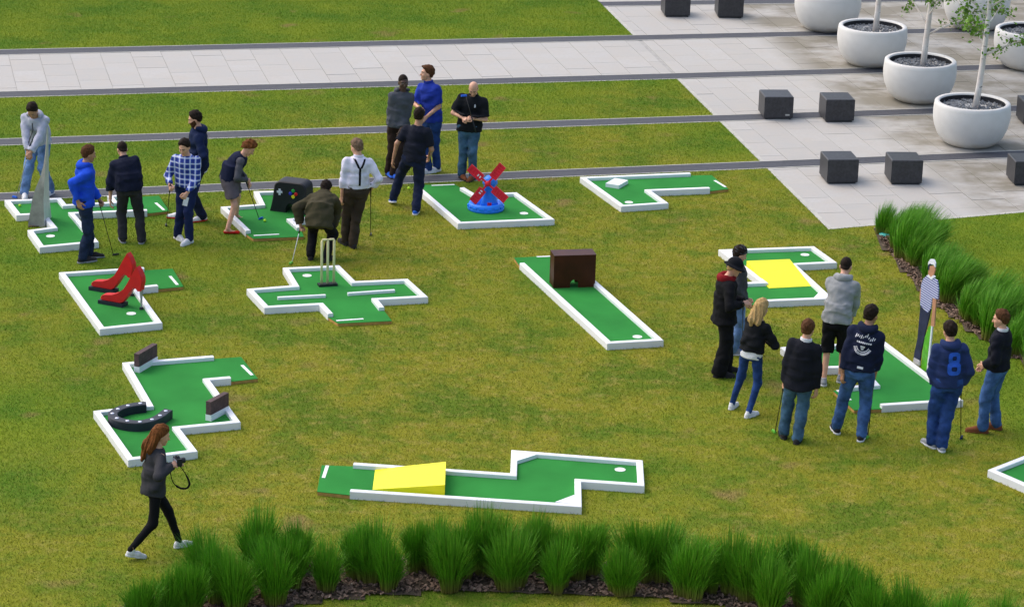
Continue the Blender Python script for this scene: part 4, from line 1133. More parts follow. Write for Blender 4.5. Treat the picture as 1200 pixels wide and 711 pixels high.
def hair_fn(style):
    def hl(P, k=1.1, z0=.06): return (z0 + k * (P[:, 1] - .05) - P[:, 2]) / 1.45
    def nz(P, a, f): return a * (np.sin(P[:, 0] * f + 3 * np.sin(P[:, 2] * f * .4)) + np.sin(P[:, 1] * f * 1.1 + 2 * np.sin(P[:, 0] * f * .5)) + np.sin(P[:, 2] * f * .9 + P[:, 0] * f * .6)) / 3
    def base(P, th): return np.minimum(sd_ell(P, (0, -.014, .034), (.078 + th, .098 + th, .095 + th * 1.3)), sd_ell(P, (0, -.03, -.03), (.066 + th, .066 + th, .07 + th)))
    if style == 'buzz': return lambda P: np.maximum(base(P, .003), hl(P, 1.0, .058) + nz(P, .008, 60))
    def soft(P, th, k=1.1, z0=.06):
        e = hl(P, k, z0) + nz(P, .010, 70) + .012 * np.cos(P[:, 0] * 34)
        return np.maximum(base(P, .002) - th * np.clip(-e / .035, 0, 1) + nz(P, .006, 95) * np.clip(-e / .03, 0, 1), e)
    if style == 'short': return lambda P: soft(P, .014)
    if style == 'quiff': return lambda P: smin(soft(P, .015), sd_ell(P, (0, .055, .108), (.055, .042, .024)) + nz(P, .006, 90), .02)
    if style == 'thin': return lambda P: np.maximum(np.maximum(base(P, .005), hl(P, 1.0, .05)), P[:, 2] - .035)
    if style == 'curly': return lambda P: np.maximum(base(P, .030) + nz(P, .016, 75), hl(P, .9, .075))
    if style == 'bob': return lambda P: np.maximum(np.minimum(base(P, .020) + nz(P, .008, 60), smin(sd_cap(P, (-.045, -.045, .0), (-.055, -.055, -.19), .055, .045), sd_cap(P, (.045, -.045, .0), (.055, -.055, -.19), .055, .045), .03) + nz(P * np.array([1, 1, .25]), .012, 130)), np.maximum(hl(P, .95, .07), np.maximum(P[:, 1] - .02, -P[:, 2] - .02) * 0 - 1) * 1.0)
    if style in ('long', 'mid'):
        e_ = -.36 if style == 'long' else -.24
        def f(P):
            d = np.maximum(base(P, .018) + nz(P, .006, 70), hl(P, 1.0, .065))
            w = smin(sd_cap(P, (-.03, -.065, .02), (-.05, -.115, -.17), .062, .062), sd_cap(P, (-.05, -.115, -.17), (-.04, -.135, e_), .062, .025), .04)
            w = smin(w, sd_cap(P, (.035, -.06, .02), (.045, -.10, -.20), .058, .045), .04)
            return smin(d, w + nz(P * np.array([1, 1, .2]), .013, 120), .02)
        return f
def hair_mesh(style, cache={}):
    if style not in cache:
        cache[style] = surface(hair_fn(style), (-.16, -.25, -.44) if style in ('long', 'bob', 'mid') else (-.14, -.16, -.15), (.16, .14, .17), .0075)
    return cache[style]
def cap_fn(P):
    d = np.maximum(sd_ell(P, (0, -.012, .045), (.090, .110, .098)), .040 - P[:, 2] + .12 * P[:, 1])
    brim = np.maximum(sd_ell(P, (0, .09, .058), (.082, .105, .05)), np.abs(P[:, 2] - .060 + .22 * (P[:, 1] - .08)) - .006)
    return np.minimum(d, np.maximum(brim, .05 - P[:, 1]))
def hat_fn(P):
    d = np.maximum(sd_ell(P, (0, -.012, .045), (.100, .120, .108)), .030 - P[:, 2])
    rr = np.hypot(P[:, 0] / .95, P[:, 1] + .005)
    brim = np.maximum(rr - .165, np.abs(P[:, 2] - .045 + .55 * (rr - .09)) - .008)
    return np.minimum(d, np.maximum(brim, .07 - rr))
def beanie_fn(P): return np.maximum(sd_ell(P, (0, -.015, .035), (.092, .112, .112)), .02 - P[:, 2] + .35 * P[:, 1]) + .003 * np.sin(P[:, 2] * 160)
CAPS = {'cap': cap_fn, 'hat': hat_fn, 'beanie': beanie_fn}

def ik(a, b, l1, l2, pole):
    d = b - a; L = np.linalg.norm(d); Lm = (l1 + l2) * .995
    if L > Lm: b = a + d / L * Lm; L = Lm; d = b - a
    u = d / L; x = (l1 * l1 - l2 * l2 + L * L) / (2 * L); h = math.sqrt(max(l1 * l1 - x * x, 0))
    pl = np.asarray(pole, float); pl = nrm(pl - u * (pl @ u)); return a + u * x + pl * h, b
def stack_sdf(P, o, F, ts, A, B):
    q = (P - o) @ F.T; t = q[:, 2]
    a = np.interp(t, ts, A); b = np.interp(t, ts, B)
    k = np.sqrt((q[:, 0] / a) ** 2 + (q[:, 1] / b) ** 2)
    return np.maximum((k - 1) * np.minimum(a, b), np.maximum(t - ts[-1], ts[0] - t))

PEOPLE_N = [0]
def person(label, H, L, R, pel, neck, yaw, hl, hr, skin='skin', hair=('short', 'h_dark'), head=(0., -.2), fyaw=(0., 0.), top=None, legs=None, shoes=('s_white', 's_white'),
           wide=1., female=False, cap=None, headpx=None, elbow=None, extra=None, heel=(0., 0.), group=None, crouch=False, equal=False):
    """joints are read off the photograph: feet on the ground, hips, neck and hands in the upright plane of the person, a little nearer or farther (metres)"""
    s = H / 1.76; ph = PEOPLE_N[0] * 1.7; PEOPLE_N[0] += 1
    fL, fR = at(*L), at(*R); Y0 = (fL[1] + fR[1]) / 2
    org = np.array([(fL[0] + fR[0]) / 2, Y0, 0.])
    J = lambda p: at_y(p[0], p[1], Y0 + p[2]) - org
    fL, fR = fL - org, fR - org
    a = R_(yaw); f0 = np.array([-math.sin(a), math.cos(a), 0]); r0 = np.array([math.cos(a), math.sin(a), 0]); up_ = np.array([0, 0, 1.])
    p0, p1 = J(pel), J(neck)
    if not crouch:                       # straighten the legs: raise the hips until the longer leg is nearly stretched
        for _ in range(40):
            reach = max(np.linalg.norm(p0 + np.array([0, 0, -.02]) + r0 * k_ * .088 * s - (q_ + np.array([0, 0, .085 * s]))) for k_, q_ in ((-1, fL), (1, fR)))
            if reach > .851 * s or np.linalg.norm(p1 - p0) < .46 * s: break
            p0 = p0 + np.array([0, 0, .008])
            if equal:                    # mid-stride: keep both legs equally long
                dd = [np.linalg.norm(p0 + r0 * k_ * .088 * s - q_) for k_, q_ in ((-1, fL), (1, fR))]
                p0 = p0 + nrm(fR - fL) * (dd[1] - dd[0]) * .8
    sd = nrm(p1 - p0)
    up_p = nrm(up_ * .62 + sd * .38); rp = nrm(r0 - up_p * (r0 @ up_p)); Fp = np.array([rp, np.cross(up_p, rp), up_p])
    waist = p0 + up_p * .16 * s
    uc = nrm(p1 - waist); Lc = np.linalg.norm(p1 - waist); rc_ = nrm(r0 - uc * (r0 @ uc)); Fc = np.array([rc_, np.cross(uc, rc_), uc])
    ws = s * wide * (.88 if female else 1.)
    tc_ = Lc * np.array([-.15, .0, .25, .5, .75, .90, 1.02, 1.1]); Ac = ws * np.array([.135, .138, .146, .160, .158, .115, .068, .055]); Bc = ws * np.array([.105, .104, .112, .122, .112, .086, .062, .055])
    tp_ = s * np.array([-.13, -.06, .0, .08, .17, .22]); Ap = ws * np.array([.13, .165, .172, .158, .14, .136]) * (1.08 if female else 1); Bp = ws * np.array([.10, .118, .122, .112, .104, .102])
    hipw = .088 * s; hip = {-1: p0 - rp * hipw - up_p * .02, 1: p0 + rp * hipw - up_p * .02}
    sh = {k: waist + uc * Lc * .765 + rc_ * k * .168 * ws for k in (-1, 1)}
    ank = {-1: fL + up_ * (.085 * s + heel[0]), 1: fR + up_ * (.085 * s + heel[1])}
    fy = {-1: R_(yaw + fyaw[0]), 1: R_(yaw + fyaw[1])}
    need = max(np.linalg.norm(ank[k] - hip[k]) for k in (-1, 1))
    ls = max(s, need / .858); knee = {}
    for k in (-1, 1):
        knee[k], ank[k] = ik(hip[k], ank[k], .44 * ls, .42 * ls, np.array([-math.sin(fy[k]), math.cos(fy[k]), 0]) + f0 * .3)
    hand = {-1: J(hl), 1: J(hr)}; elb = {}
    for k in (-1, 1):
        pole = -Fc[1] * .7 + rc_ * k * .65 - up_ * .45
        if elbow and elbow.get(k) is not None: pole = J(elbow[k]) - sh[k]
        elb[k], hand[k] = ik(sh[k], hand[k], .295 * s, .265 * s, pole)
    # head
    hy = a + R_(head[0]); hp = R_(head[1] * 57.3)
    fh = np.array([-math.sin(hy) * math.cos(hp), math.cos(hy) * math.cos(hp), math.sin(hp)]); rh = nrm(np.cross(fh, up_)); uh = np.cross(rh, fh)
    hc_ = p1 + nrm(uc * .5 + up_ * .6) * .085 * s + uh * .075 * s + fh * .022 * s if headpx is None else J(headpx)
    hs_ = s * .985
    FH = np.array([rh, fh, uh])
    place = lambda Vv, F_, o, k: (Vv * k) @ F_ + o

    def torso(P, inf): return smin(stack_sdf(P, waist, Fc, tc_, Ac + inf, Bc + inf), stack_sdf(P, p0, Fp, tp_, Ap + inf, Bp + inf), .07)
    def arm(P, k, inf): return smin(sd_cap(P, sh[k], elb[k], .054 * ws / .94 + inf * .65, .043 * s + inf), sd_cap(P, elb[k], hand[k], .043 * s + inf, .030 * s + inf), .02)
    def leg(P, k, inf, i2=None): return smin(sd_cap(P, hip[k], knee[k], .086 * ws + inf, .058 * s + inf), sd_cap(P, knee[k], ank[k], .056 * s + inf, (.040 * s if i2 is None else i2) + inf), .03)
    def box_of(pts, m_): P = np.array(pts); return P.min(0) - m_, P.max(0) + m_

    # body
    def body(P):
        d = torso(P, -.006)
        for k in (-1, 1):
            d = smin(d, arm(P, k, -.003), .04); d = smin(d, leg(P, k, -.004), .03)
        d = smin(d, sd_cap(P, p1 - uc * .05, hc_ - uh * .04 * s - fh * .015, .058 * s, .052 * s), .03)
        return d
    lo, hi = box_of([hip[-1], hip[1], *knee.values(), *ank.values(), *sh.values(), *elb.values(), *hand.values(), hc_], .13)
    lo[2] = max(lo[2], .02)
    bv, bq = surface(body, lo, hi, .0165)
    Vs, Qs, As = [bv], [bq], [np.tile([0, 0, 0, 1.], (len(bv), 1))]
    def join(v, q, at_=None):
        Qs.append(q + sum(len(x) for x in Vs)); Vs.append(v); As.append(np.tile([0, 0, 0, 1.], (len(v), 1)) if at_ is None else at_)
    join(place(HV, FH, hc_, hs_), HQ, HF)
    for k, spec in ((-1, hl), (1, hr)):
        hv, hq = HANDS[spec[3] if len(spec) > 3 else 'relax']
        d = nrm(hand[k] - elb[k]); inn = nrm(p0 + Fc[1] * .1 - hand[k]); nn = nrm(inn - d * (inn @ d)); xx = np.cross(nn, d)
        want = Fc[1]
        if xx @ want < 0: hvv = hv * np.array([-1, 1, 1]); hqq = hq[:, ::-1]
        else: hvv, hqq = hv, hq
        join(place(hvv, np.array([xx, nn, d]), hand[k] + d * .012, s * (.88 if female else .98)), hqq)
    o = mk('person', np.concatenate(Vs), np.concatenate(Qs), skin, None, True, org)
    at_ = o.data.color_attributes.new('feat', 'FLOAT_COLOR', 'POINT'); at_.data.foreach_set('color', np.concatenate(As).astype(np.float32).ravel())
    tag(o, label, 'person', group or 'people playing on the lawn')

    def garment(name, fn, pts, mat, h=.0125, m_=.2):
        lo, hi = box_of(pts, m_); lo[2] = max(lo[2], .006)
        v, q = surface(fn, lo, hi, h)
        if len(v) == 0: return None
        return mk(name, v, q, mat, o, True)
    out = dict(o=o, hand={k: hand[k] + org for k in hand}, org=org, s=s)
    T = dict(mat='c_navy', inf=.022, hem=-.10, sleeve=1., collar=1.0, name='jacket', hood=False, flare=.0, fold=.0062); T.update(top or {})
    inf = T['inf'] * .74
    def top_fn(P, inf=inf, T=T):
        tcx = tc_; hem_t = T['hem'] * s
        tpx = np.concatenate([[min(hem_t - .02, -.2)], tp_]) if hem_t < tp_[0] else tp_
        App, Bpp = (np.concatenate([[Ap[0] * 1.25 + T['flare']], Ap]), np.concatenate([[Bp[0] * 1.35 + T['flare']], Bp])) if hem_t < tp_[0] else (Ap, Bp)
        App, Bpp = App.copy(), Bpp.copy()
        if hem_t < -.02: App[:2] = np.maximum(App[:2], ws * .168 + T['flare'] * .7); Bpp[:2] = np.maximum(Bpp[:2], ws * .122 + T['flare'] * .7)
        d = smin(stack_sdf(P, waist, Fc, tcx, Ac + inf, Bc + inf), stack_sdf(P, p0, Fp, tpx, App + inf + .008, Bpp + inf + .008), .07)
        for k in (-1, 1):
            if T['sleeve'] > 0:
                da = arm(P, k, inf * .85)
                if T['sleeve'] < .55:
                    c_ = sh[k] + (elb[k] - sh[k]) * T['sleeve'] * 2; dr = nrm(elb[k] - sh[k]); da = np.maximum(da - .012, (P - c_) @ dr)
                else:
                    dr = nrm(hand[k] - elb[k]); c_ = hand[k] - dr * .02; da = np.maximum(da, (P - c_) @ dr)
                d = smin(d, da, .05)
        qc = (P - waist) @ uc; d = np.maximum(d, qc - Lc * T['collar'])
        qp = (P - p0) @ up_p; d = np.maximum(d, hem_t - qp)
        fo = folds(P, T['fold'], ph) + crease(P, T['fold'] * 1.3, ph)
        return d + fo - T['fold'] * .6
    pts = [*sh.values(), p0 + up_p * (T['hem'] * s), p1] + ([*elb.values(), *hand.values()] if T['sleeve'] > .55 else [elb[k] for k in elb] if T['sleeve'] > 0 else [])
    topo = garment(T['name'], top_fn, pts, T['mat'])
    if T['hood']:
        def hood(P):
            cpt = waist + uc * Lc * 1.0; d = None
            ang = np.linspace(-2.5, 2.5, 11); prev = None
            for t in ang:
                bk = math.cos(t / 1.0 * .62)
                p = cpt + rc_ * math.sin(t * .62) * .098 * s - Fc[1] * (math.cos(t * .62) * .105 - .015) * s + uc * (.015 - .055 * max(0, bk)) * s + up_ * .012
                r_ = (.030 + .026 * max(0, bk)) * s
                if prev is not None:
                    e = sd_cap(P, prev[0], p, prev[1], r_); d = e if d is None else smin(d, e, .02)
                prev = (p, r_)
            return d + folds(P, .005, ph)
        garment('hood', hood, [p1], T['mat'], .0115, .24)
    elif T.get('collar_mat'):
        def coll(P):
            q = (P - (waist + uc * Lc * 1.0)) @ Fc.T; r_ = np.hypot(q[:, 0], q[:, 1] * 1.05 + .005)
            return np.maximum(np.abs(r_ - .070 * s) - .010, np.abs(q[:, 2] - .012) - .03)
        garment('collar', coll, [p1], T['collar_mat'], .008, .14)
    if T.get('under'):          # shirt tail showing below the jacket
        um, uh_ = T['under']
        def und(P):
            tpx = np.concatenate([[min(uh_ * s - .02, -.2)], tp_])
            d = stack_sdf(P, p0, Fp, tpx, np.concatenate([[ws * .17], np.maximum(Ap, ws * .165)]) + inf - .001, np.concatenate([[ws * .13], np.maximum(Bp, ws * .12)]) + inf - .001)
            qp = (P - p0) @ up_p; return np.maximum(np.maximum(d, uh_ * s - qp), qp - .1) + folds(P, .004, ph)
        garment('shirt_tail', und, [p0 + up_p * uh_ * s, p0], um)
    if T.get('vest'):
        vm, vh = T['vest']
        def vest(P):
            d = torso(P, inf + .026); d = smin(d, stack_sdf(P, p0, Fp, tp_, Ap + inf + .03, Bp + inf + .03), .05)
            qc = (P - waist) @ Fc.T; qp = (P - p0) @ up_p
            d = np.maximum(np.maximum(d, qc[:, 2] - Lc * 1.02), vh * s - qp)
            for k in (-1, 1): d = np.maximum(d, .085 * s - np.sqrt(np.einsum('ij,ij->i', P - sh[k] - rc_ * k * .03, P - sh[k] - rc_ * k * .03)))
            return d + crease(P, .009, ph) - .003
        garment('vest', vest, [*sh.values(), p0, p1], vm)
    Lg = dict(mat='j_mid', inf=.012, kind='trousers', fold=.006, cuff=.050); Lg.update(legs or {})
    if Lg['kind'] in ('trousers', 'shorts'):
        def trs(P):
            d = stack_sdf(P, p0, Fp, tp_, Ap + Lg['inf'] * .7, Bp + Lg['inf'] * .7)
            for k in (-1, 1):
                dl = leg(P, k, Lg['inf'], Lg['cuff'])
                if Lg['kind'] == 'shorts':
                    c_ = knee[k] + (ank[k] - knee[k]) * .12; dr = nrm(ank[k] - knee[k]); dl = np.maximum(smin(sd_cap(P, hip[k], knee[k], .10, .088), sd_cap(P, knee[k], ank[k], .088, .088), .02), (P - c_) @ dr)
                else:
                    dr = nrm(ank[k] - knee[k]); dl = np.maximum(dl, (P - ank[k]) @ dr - .055)
                d = smin(d, dl, .025)
            qp = (P - p0) @ up_p
            fo = folds(P, Lg['fold'], ph + 2) + crease(P, Lg['fold'] * 1.1, ph + 1)
            return np.maximum(d + fo - Lg['fold'] * .5, qp - min(.14, T['hem'] + .12) * s)
        garment(Lg['kind'], trs, [*hip.values(), *knee.values(), *ank.values(), p0 + up_p * .1], Lg['mat'], .0125, .16)
    else:
        def skirt(P):
            uk = nrm(p0 - (knee[-1] + knee[1]) / 2); rk = nrm(r0 - uk * (r0 @ uk)); Fk = np.array([rk, np.cross(uk, rk), uk])
            q = (P - p0) @ Fk.T; t = q[:, 2]; d = sd_cap(P, p0 + up_p * .04, p0 - uk * .1, .15, .15)
            for k in (-1, 1):
                e = hip[k] + (knee[k] - hip[k]) * 1.05; d = smin(d, sd_cap(P, hip[k], e, .125, .112), .07)
            d = smin(d, sd_cap(P, p0 - uk * .1, (knee[-1] + knee[1]) / 2, .13, .12), .06)
            return np.maximum(np.maximum(d, (P - p0) @ up_p - .09 * s), -.31 * s - t) + folds(P, .004, ph)
        garment('skirt', skirt, [p0 + up_p * .1, p0 - up_p * .3, *knee.values()], Lg['mat'], .0125, .25)
    # shoes
    for k in (-1, 1):
        c_, s_ = math.cos(fy[k]), math.sin(fy[k]); F_ = np.array([[c_, s_, 0], [-s_, c_, 0], [0, 0, 1.]])
        q = np.array([ank[k][0], ank[k][1], 0.]) + F_[1] * .035
        pit = heel[0] if k < 0 else heel[1]
        if pit > 0:
            an = math.asin(min(.9, pit / .17)); F_ = np.array([F_[0], F_[1] * math.cos(an) - up_ * math.sin(an), F_[1] * math.sin(an) + up_ * math.cos(an)])
            q = q + up_ * (.12 * math.sin(an))
        sc = s * (.9 if female else 1.02)
        if Lg.get('flats'):
            so = mk('shoe', place(FVt, F_, q, sc), FQt, shoes[0], o, True); mk('foot', place(FTv, F_, q, sc), FTq, skin, o, True)
        else:
            so = mk('shoe', place(SV, F_, q, sc), SQ, shoes[0], o, True)
            mk('sole', place(OV, F_, q, sc), OQ, shoes[1], so, True)
    if hair:
        v, q = hair_mesh(hair[0]); mk('hair', place(v, FH, hc_, hs_), q, hair[1], o, True)
    if cap:
        key = 'CAP' + cap[0]
        if key not in globals(): globals()[key] = surface(CAPS[cap[0]], (-.2, -.22, -.12), (.2, .26, .2), .0075)
        v, q = globals()[key]; mk(cap[0] if cap[0] != 'beanie' else 'woollen_hat', place(v, FH, hc_, hs_), q, cap[1], o, True)
    out.update(FH=FH, Fc=Fc, waist=waist, Lc=Lc, top_fn=top_fn, p0=p0, Fp=Fp, fh=fh, hc=hc_, sh=sh, uc=uc)
    if extra: extra(out)
    return out
def project(o, pts, side, lift=.004, fn=None):
    """lay flat print on the surface of the top: pts are (across, up from the waist) on the chest frame, side = +1 chest, -1 back"""
    F = o['Fc']; fn = fn or o['top_fn']
    P = np.array([o['waist'] + F[0] * x + F[2] * z + F[1] * side * .45 for x, z in pts]); d = -F[1] * side
    for _ in range(60): P = P + d * np.clip(fn(P), -.02, .05)[:, None] * .8
    return P - d * lift
def decal(o, name, quads, side, mat, lift=.004):
    v = [p for q in quads for p in q]; P = project(o, v, side, lift); f = []; i = 0
    for q in quads: f.append(tuple(range(i, i + len(q)))); i += len(q)
    return mk(name, P, f, mat, o['o'])
def ring_quads(cx_, cz_, rx, rz, w, n=28, a0=0, a1=360, sq=1.0):
    out = []
    for k in range(n):
        q = []
        for a, d in ((k, 0), (k + 1, 0), (k + 1, w), (k, w)):
            t = R_(a0 + (a1 - a0) * a / n); c_, s_ = math.cos(t), math.sin(t); c_ = math.copysign(abs(c_) ** sq, c_); s_ = math.copysign(abs(s_) ** sq, s_)
            q.append((cx_ + (rx - d) * c_, cz_ + (rz - d) * s_))
        out.append(q)
    return out
def club(top, bot, label, head='black', shaft='shaft', grip=.26, flip=1):
    top, bot = np.asarray(top, float), np.asarray(bot, float)
    r0 = empty('golf_putter', bot, label, 'putter', 'putters held by the players')
    d = nrm(top - bot); L = np.linalg.norm(top - bot)
    G().tube([bot + d * .02, top], [.0055, .0075], 8).build('shaft', shaft, r0, True, off=bot)
    G().tube([top - d * grip, top - d * .02, top + d * .03], [.011, .014, .013], 8).build('grip', 'black', r0, True, off=bot)
    s_ = nrm(np.cross(d, [0, 0, 1.])) if np.linalg.norm(np.cross(d, [0, 0, 1.])) > .05 else np.array([1., 0, 0])
    s_ = np.array([s_[1], -s_[0], 0]) * flip; s_ = nrm(s_); b_ = np.array([-s_[1], s_[0], 0])
    c_ = bot + s_ * .035
    q = lambda x, y, z: c_ + s_ * x + b_ * y + np.array([0, 0, z])
    G().hexa([q(-.055, -.014, 0), q(.055, -.014, 0), q(.05, .018, 0), q(-.05, .018, 0)], [q(-.05, -.013, .028), q(.05, -.013, .028), q(.04, .012, .022), q(-.04, .012, .022)]).build('head', head, r0, off=bot)
    return r0

pl = {}
# ---- by the crooked green
pl[1] = person('man in pale grey zip hoodie and light jeans bending over his putt', 1.84, (59, 228), (29, 231), (46, 184, .12), (40, 136, -.12), 165, (36, 179, -.42, 'grip'), (33, 182, -.40, 'grip'),
    'skin_tan', ('short', 'h_dark'), (10, -.85), (-10, 25), dict(mat='c_lilacgrey', hood=True, name='hoodie', hem=-.06, inf=.03), dict(mat='j_light', inf=.022), ('s_white', 's_white'))
decal(pl[1], 'zip', [[(-.007, z * pl[1]['Lc']), (.007, z * pl[1]['Lc']), (.007, (z + .1) * pl[1]['Lc']), (-.007, (z + .1) * pl[1]['Lc'])] for z in np.arange(-.2, .85, .1)], 1, 't_dgrey', .006)
pl[2] = person('man in royal blue hoodie holding a putter beside the crooked green', 1.80, (105, 302), (97, 308), (98.5, 246, 0), (101, 192, 0), -66, (117, 235, .18, 'grip'), (91, 235, -.22, 'relax'),
    'skin_tan', ('short', 'h_brown'), (0, -.25), (-15, 5), dict(mat='c_royal', hood=True, name='hoodie', hem=-.07, inf=.032), dict(mat='j_dark', inf=.018), ('s_dark', 's_grey'), elbow={1: (84, 218, -.2)})
pl[3] = person('man in dark navy jacket seen from behind, head bowed', 1.74, (144, 284), (166, 285), (151, 234, 0), (145, 186, .14), 8, (129, 236, .05, 'relax'), (163, 228, .25, 'grip'),
    'skin', ('buzz', 'h_dark'), (12, -.6), (12, -12), dict(mat='c_navyjk', name='jacket', hem=-.05, inf=.046, collar_mat='c_navyjk'), dict(mat='t_dgrey', inf=.02), ('s_dark', 's_grey'), elbow={-1: (124, 214, 0), 1: (176, 214, 0)})
pl[4] = person('man in blue and white check shirt holding a card and putter', 1.80, (222, 285), (208, 280), (219.5, 231, 0), (218, 182, -.03), 168, (219.5, 226, -.3, 'grip'), (199, 217, -.22, 'grip'),
    'skin', ('short', 'h_dark'), (-8, -.45), (-15, 45), dict(mat='plaid', name='shirt', hem=-.04, inf=.026, fold=.004), dict(mat='t_navy', inf=.016), ('s_white', 's_white'))
pl[5] = person('bearded man in navy hoodie with red chest panel looking sideways', 1.80, (237, 259), (212, 256), (233, 206, .05), (232, 150, .0), 98, (224, 194, -.22, 'relax'), (222, 193, .1, 'relax'),
    'skin', ('short', 'h_dark'), (-4, -.35), (25, -10), dict(mat='c_navy', hood=True, name='hoodie', hem=-.05, inf=.034, under=('p_white', -.11)), dict(mat='t_dnavy', inf=.024), ('s_white', 's_red'))
v, q = surface(lambda P: np.maximum(head_sdf(P) - .005 + .003 * np.sin(P[:, 0] * 140) * np.sin(P[:, 2] * 150), np.maximum(P[:, 2] + .052 - .45 * np.abs(P[:, 0]) - .2 * np.maximum(.06 - P[:, 1], 0), -.0 - P[:, 1])), (-.1, -.02, -.15), (.1, .14, .02), .0065)
o5 = pl[5]; mk('beard', (v * o5['s'] * .985) @ o5['FH'] + o5['hc'], q, 'h_brown', o5['o'], True)
decal(pl[5], 'chest_panel', [[(x, z), (x + .05, z), (x + .05, z + .05), (x, z + .05)] for x in (.0, .05, .10, .15) for z in (.17, .22, .27)], 1, 'c_red', .006)
# ---- by the game controller
pl[6] = person('woman in navy body warmer, grey skirt and red flat shoes putting', 1.68, (277, 258), (266.5, 274), (268.5, 217, .0), (285, 182, .0), -82, (290.5, 213, .06, 'grip'), (289, 211, -.02, 'grip'),
    'skin', ('curly', 'h_auburn'), (-4, -.75), (-5, 0), dict(mat='c_greysl', name='jumper', hem=-.02, inf=.018, vest=('c_vest', -.03)), dict(kind='skirt', mat='c_skirt', flats=True), ('s_red', 's_red'), female=True)
pl[7] = person('person in olive padded jacket crouching with back turned', 1.72, (364, 304), (382, 307), (374, 256, -.06), (380, 231, .36), -12, (352, 263, .12, 'grip'), (389, 266, .34, 'relax'),
    'skin', ('short', 'h_dark'), (0, -.7), (18, -12), dict(mat='c_olive', name='jacket', hem=-.15, inf=.055, fold=.008, hood=True), dict(mat='t_blk', inf=.02), ('s_dark', 's_dark'), wide=1.04, elbow={-1: (346, 240, .15), 1: (394, 252, .4)}, crouch=True)
def braces(o):
    q = []
    for x0, z0, x1, z1_ in ((-.085, .96, -.015, .55), (.085, .96, .015, .55), (.0, .57, .012, -.25)):
        for k in range(8):
            a0, a1 = k / 8, (k + 1) / 8; xa, za = x0 + (x1 - x0) * a0, (z0 + (z1_ - z0) * a0) * o['Lc']; xb, zb = x0 + (x1 - x0) * a1, (z0 + (z1_ - z0) * a1) * o['Lc']
            q.append([(xa - .018, za), (xa + .018, za), (xb + .018, zb), (xb - .018, zb)])
    decal(o, 'braces', q, -1, 'p_black', .008)
pl[8] = person('man in white shirt with black braces and brown trousers, back turned', 1.79, (405, 287), (414, 290.5), (417.5, 231, .0), (420, 184, .03), 18, (399.5, 237, -.05, 'relax'), (434.5, 222, .12, 'grip'),
    'skin', ('short', 'h_grey'), (30, -.3), (15, 5), dict(mat='c_white', name='shirt', hem=.02, inf=.024, collar_mat='c_white'), dict(mat='t_brown', inf=.022), ('s_dark', 's_dark'), wide=1.08, extra=braces)
# ---- behind the windmill
pl[9] = person('man in charcoal hoodie listening, hands at his pockets', 1.82, (461, 209), (455, 206), (466.5, 154, 0), (471.5, 107, 0), -150, (471, 150, -.18, 'relax'), (460, 152, .02, 'relax'),
    'skin_dark', ('buzz', 'h_dark'), (-14, -.1), (0, -10), dict(mat='c_char', hood=True, name='hoodie', hem=-.05, inf=.032), dict(mat='t_dbrown', inf=.018), ('s_blue', 's_dark'))
pl[10] = person('man in royal blue polo shirt and jeans turning his head', 1.83, (512, 201), (502, 203), (506, 143, 0), (502, 97, 0), 140, (500, 137, -.22, 'relax'), (492, 127, -.2, 'relax'),
    'skin', ('quiff', 'h_brown'), (-38, .05), (0, -10), dict(mat='c_poloblue', name='polo_shirt', hem=-.06, inf=.020, sleeve=.42, collar_mat='c_poloblue'), dict(mat='j_blue', inf=.016), ('s_white', 's_white'), elbow={-1: (517, 120, -.1), 1: (489, 122, 0)})
pl[11] = person('man in black t-shirt and dark trousers walking away past the windmill green', 1.78, (461, 240), (487, 251), (485, 194, .0), (490, 147, .08), -14, (461, 186, .05, 'relax'), (503, 184, .2, 'relax'),
    'skin_tan', ('short', 'h_dark'), (0, -.25), (30, 5), dict(mat='c_tee', name='t_shirt', hem=-.05, inf=.018, sleeve=.40), dict(mat='t_dnavy', inf=.022), ('s_blue', 's_white'), heel=(.04, 0))
def chest_logo(o): decal(o, 'chest_logo', [[(-.085, .235), (-.06, .225), (-.055, .255), (-.08, .275)], [(-.075, .265), (-.055, .258), (-.06, .285), (-.072, .29)]], 1, 'p_white')
pl[12] = person('bald man in black polo shirt studying the putter in his hands', 1.76, (554, 211), (541, 209), (550, 156, 0), (555, 112, -.05), 172, (555, 139, -.30, 'grip'), (542, 138, -.28, 'grip'),
    'skin', ('thin', 'h_grey'), (0, -.62), (-15, 30), dict(mat='c_blk', name='polo_shirt', hem=-.08, inf=.026, sleeve=.42, collar_mat='c_blk'), dict(mat='j_teal', inf=.020), ('s_brown', 's_dark'), wide=1.1, extra=chest_logo, elbow={-1: (568, 131, -.1), 1: (534, 131, -.1)})
# ---- right hand group
pl[14] = person('person in dark grey hooded coat half hidden behind the one in the black hat', 1.70, (866, 413), (858, 416), (862, 357, 0), (863, 309, .0), -78, (874, 349, .1, 'grip'), (873, 352, -.12, 'grip'),
    'skin', ('short', 'h_dark'), (0, -.4), (0, 0), dict(mat='c_hood', hood=True, name='coat', hem=-.10, inf=.035), dict(mat='j_light', inf=.015), ('s_grey', 's_white'), cap=('beanie', 'c_hood'))
def scarf(o):
    def f(P):
        q = (P - (o['waist'] + o['uc'] * o['Lc'] * 1.0)) @ o['Fc'].T; r_ = np.hypot(q[:, 0], q[:, 1] + .01)
        return np.hypot(r_ - .085, (q[:, 2] + .005) * .8) - .045 + folds(P, .008, 1)
    lo = o['waist'] + o['uc'] * o['Lc'] - .2
    v, q = surface(f, lo, lo + .4, .0115); mk('scarf', v, q, 'c_red', o['o'], True)
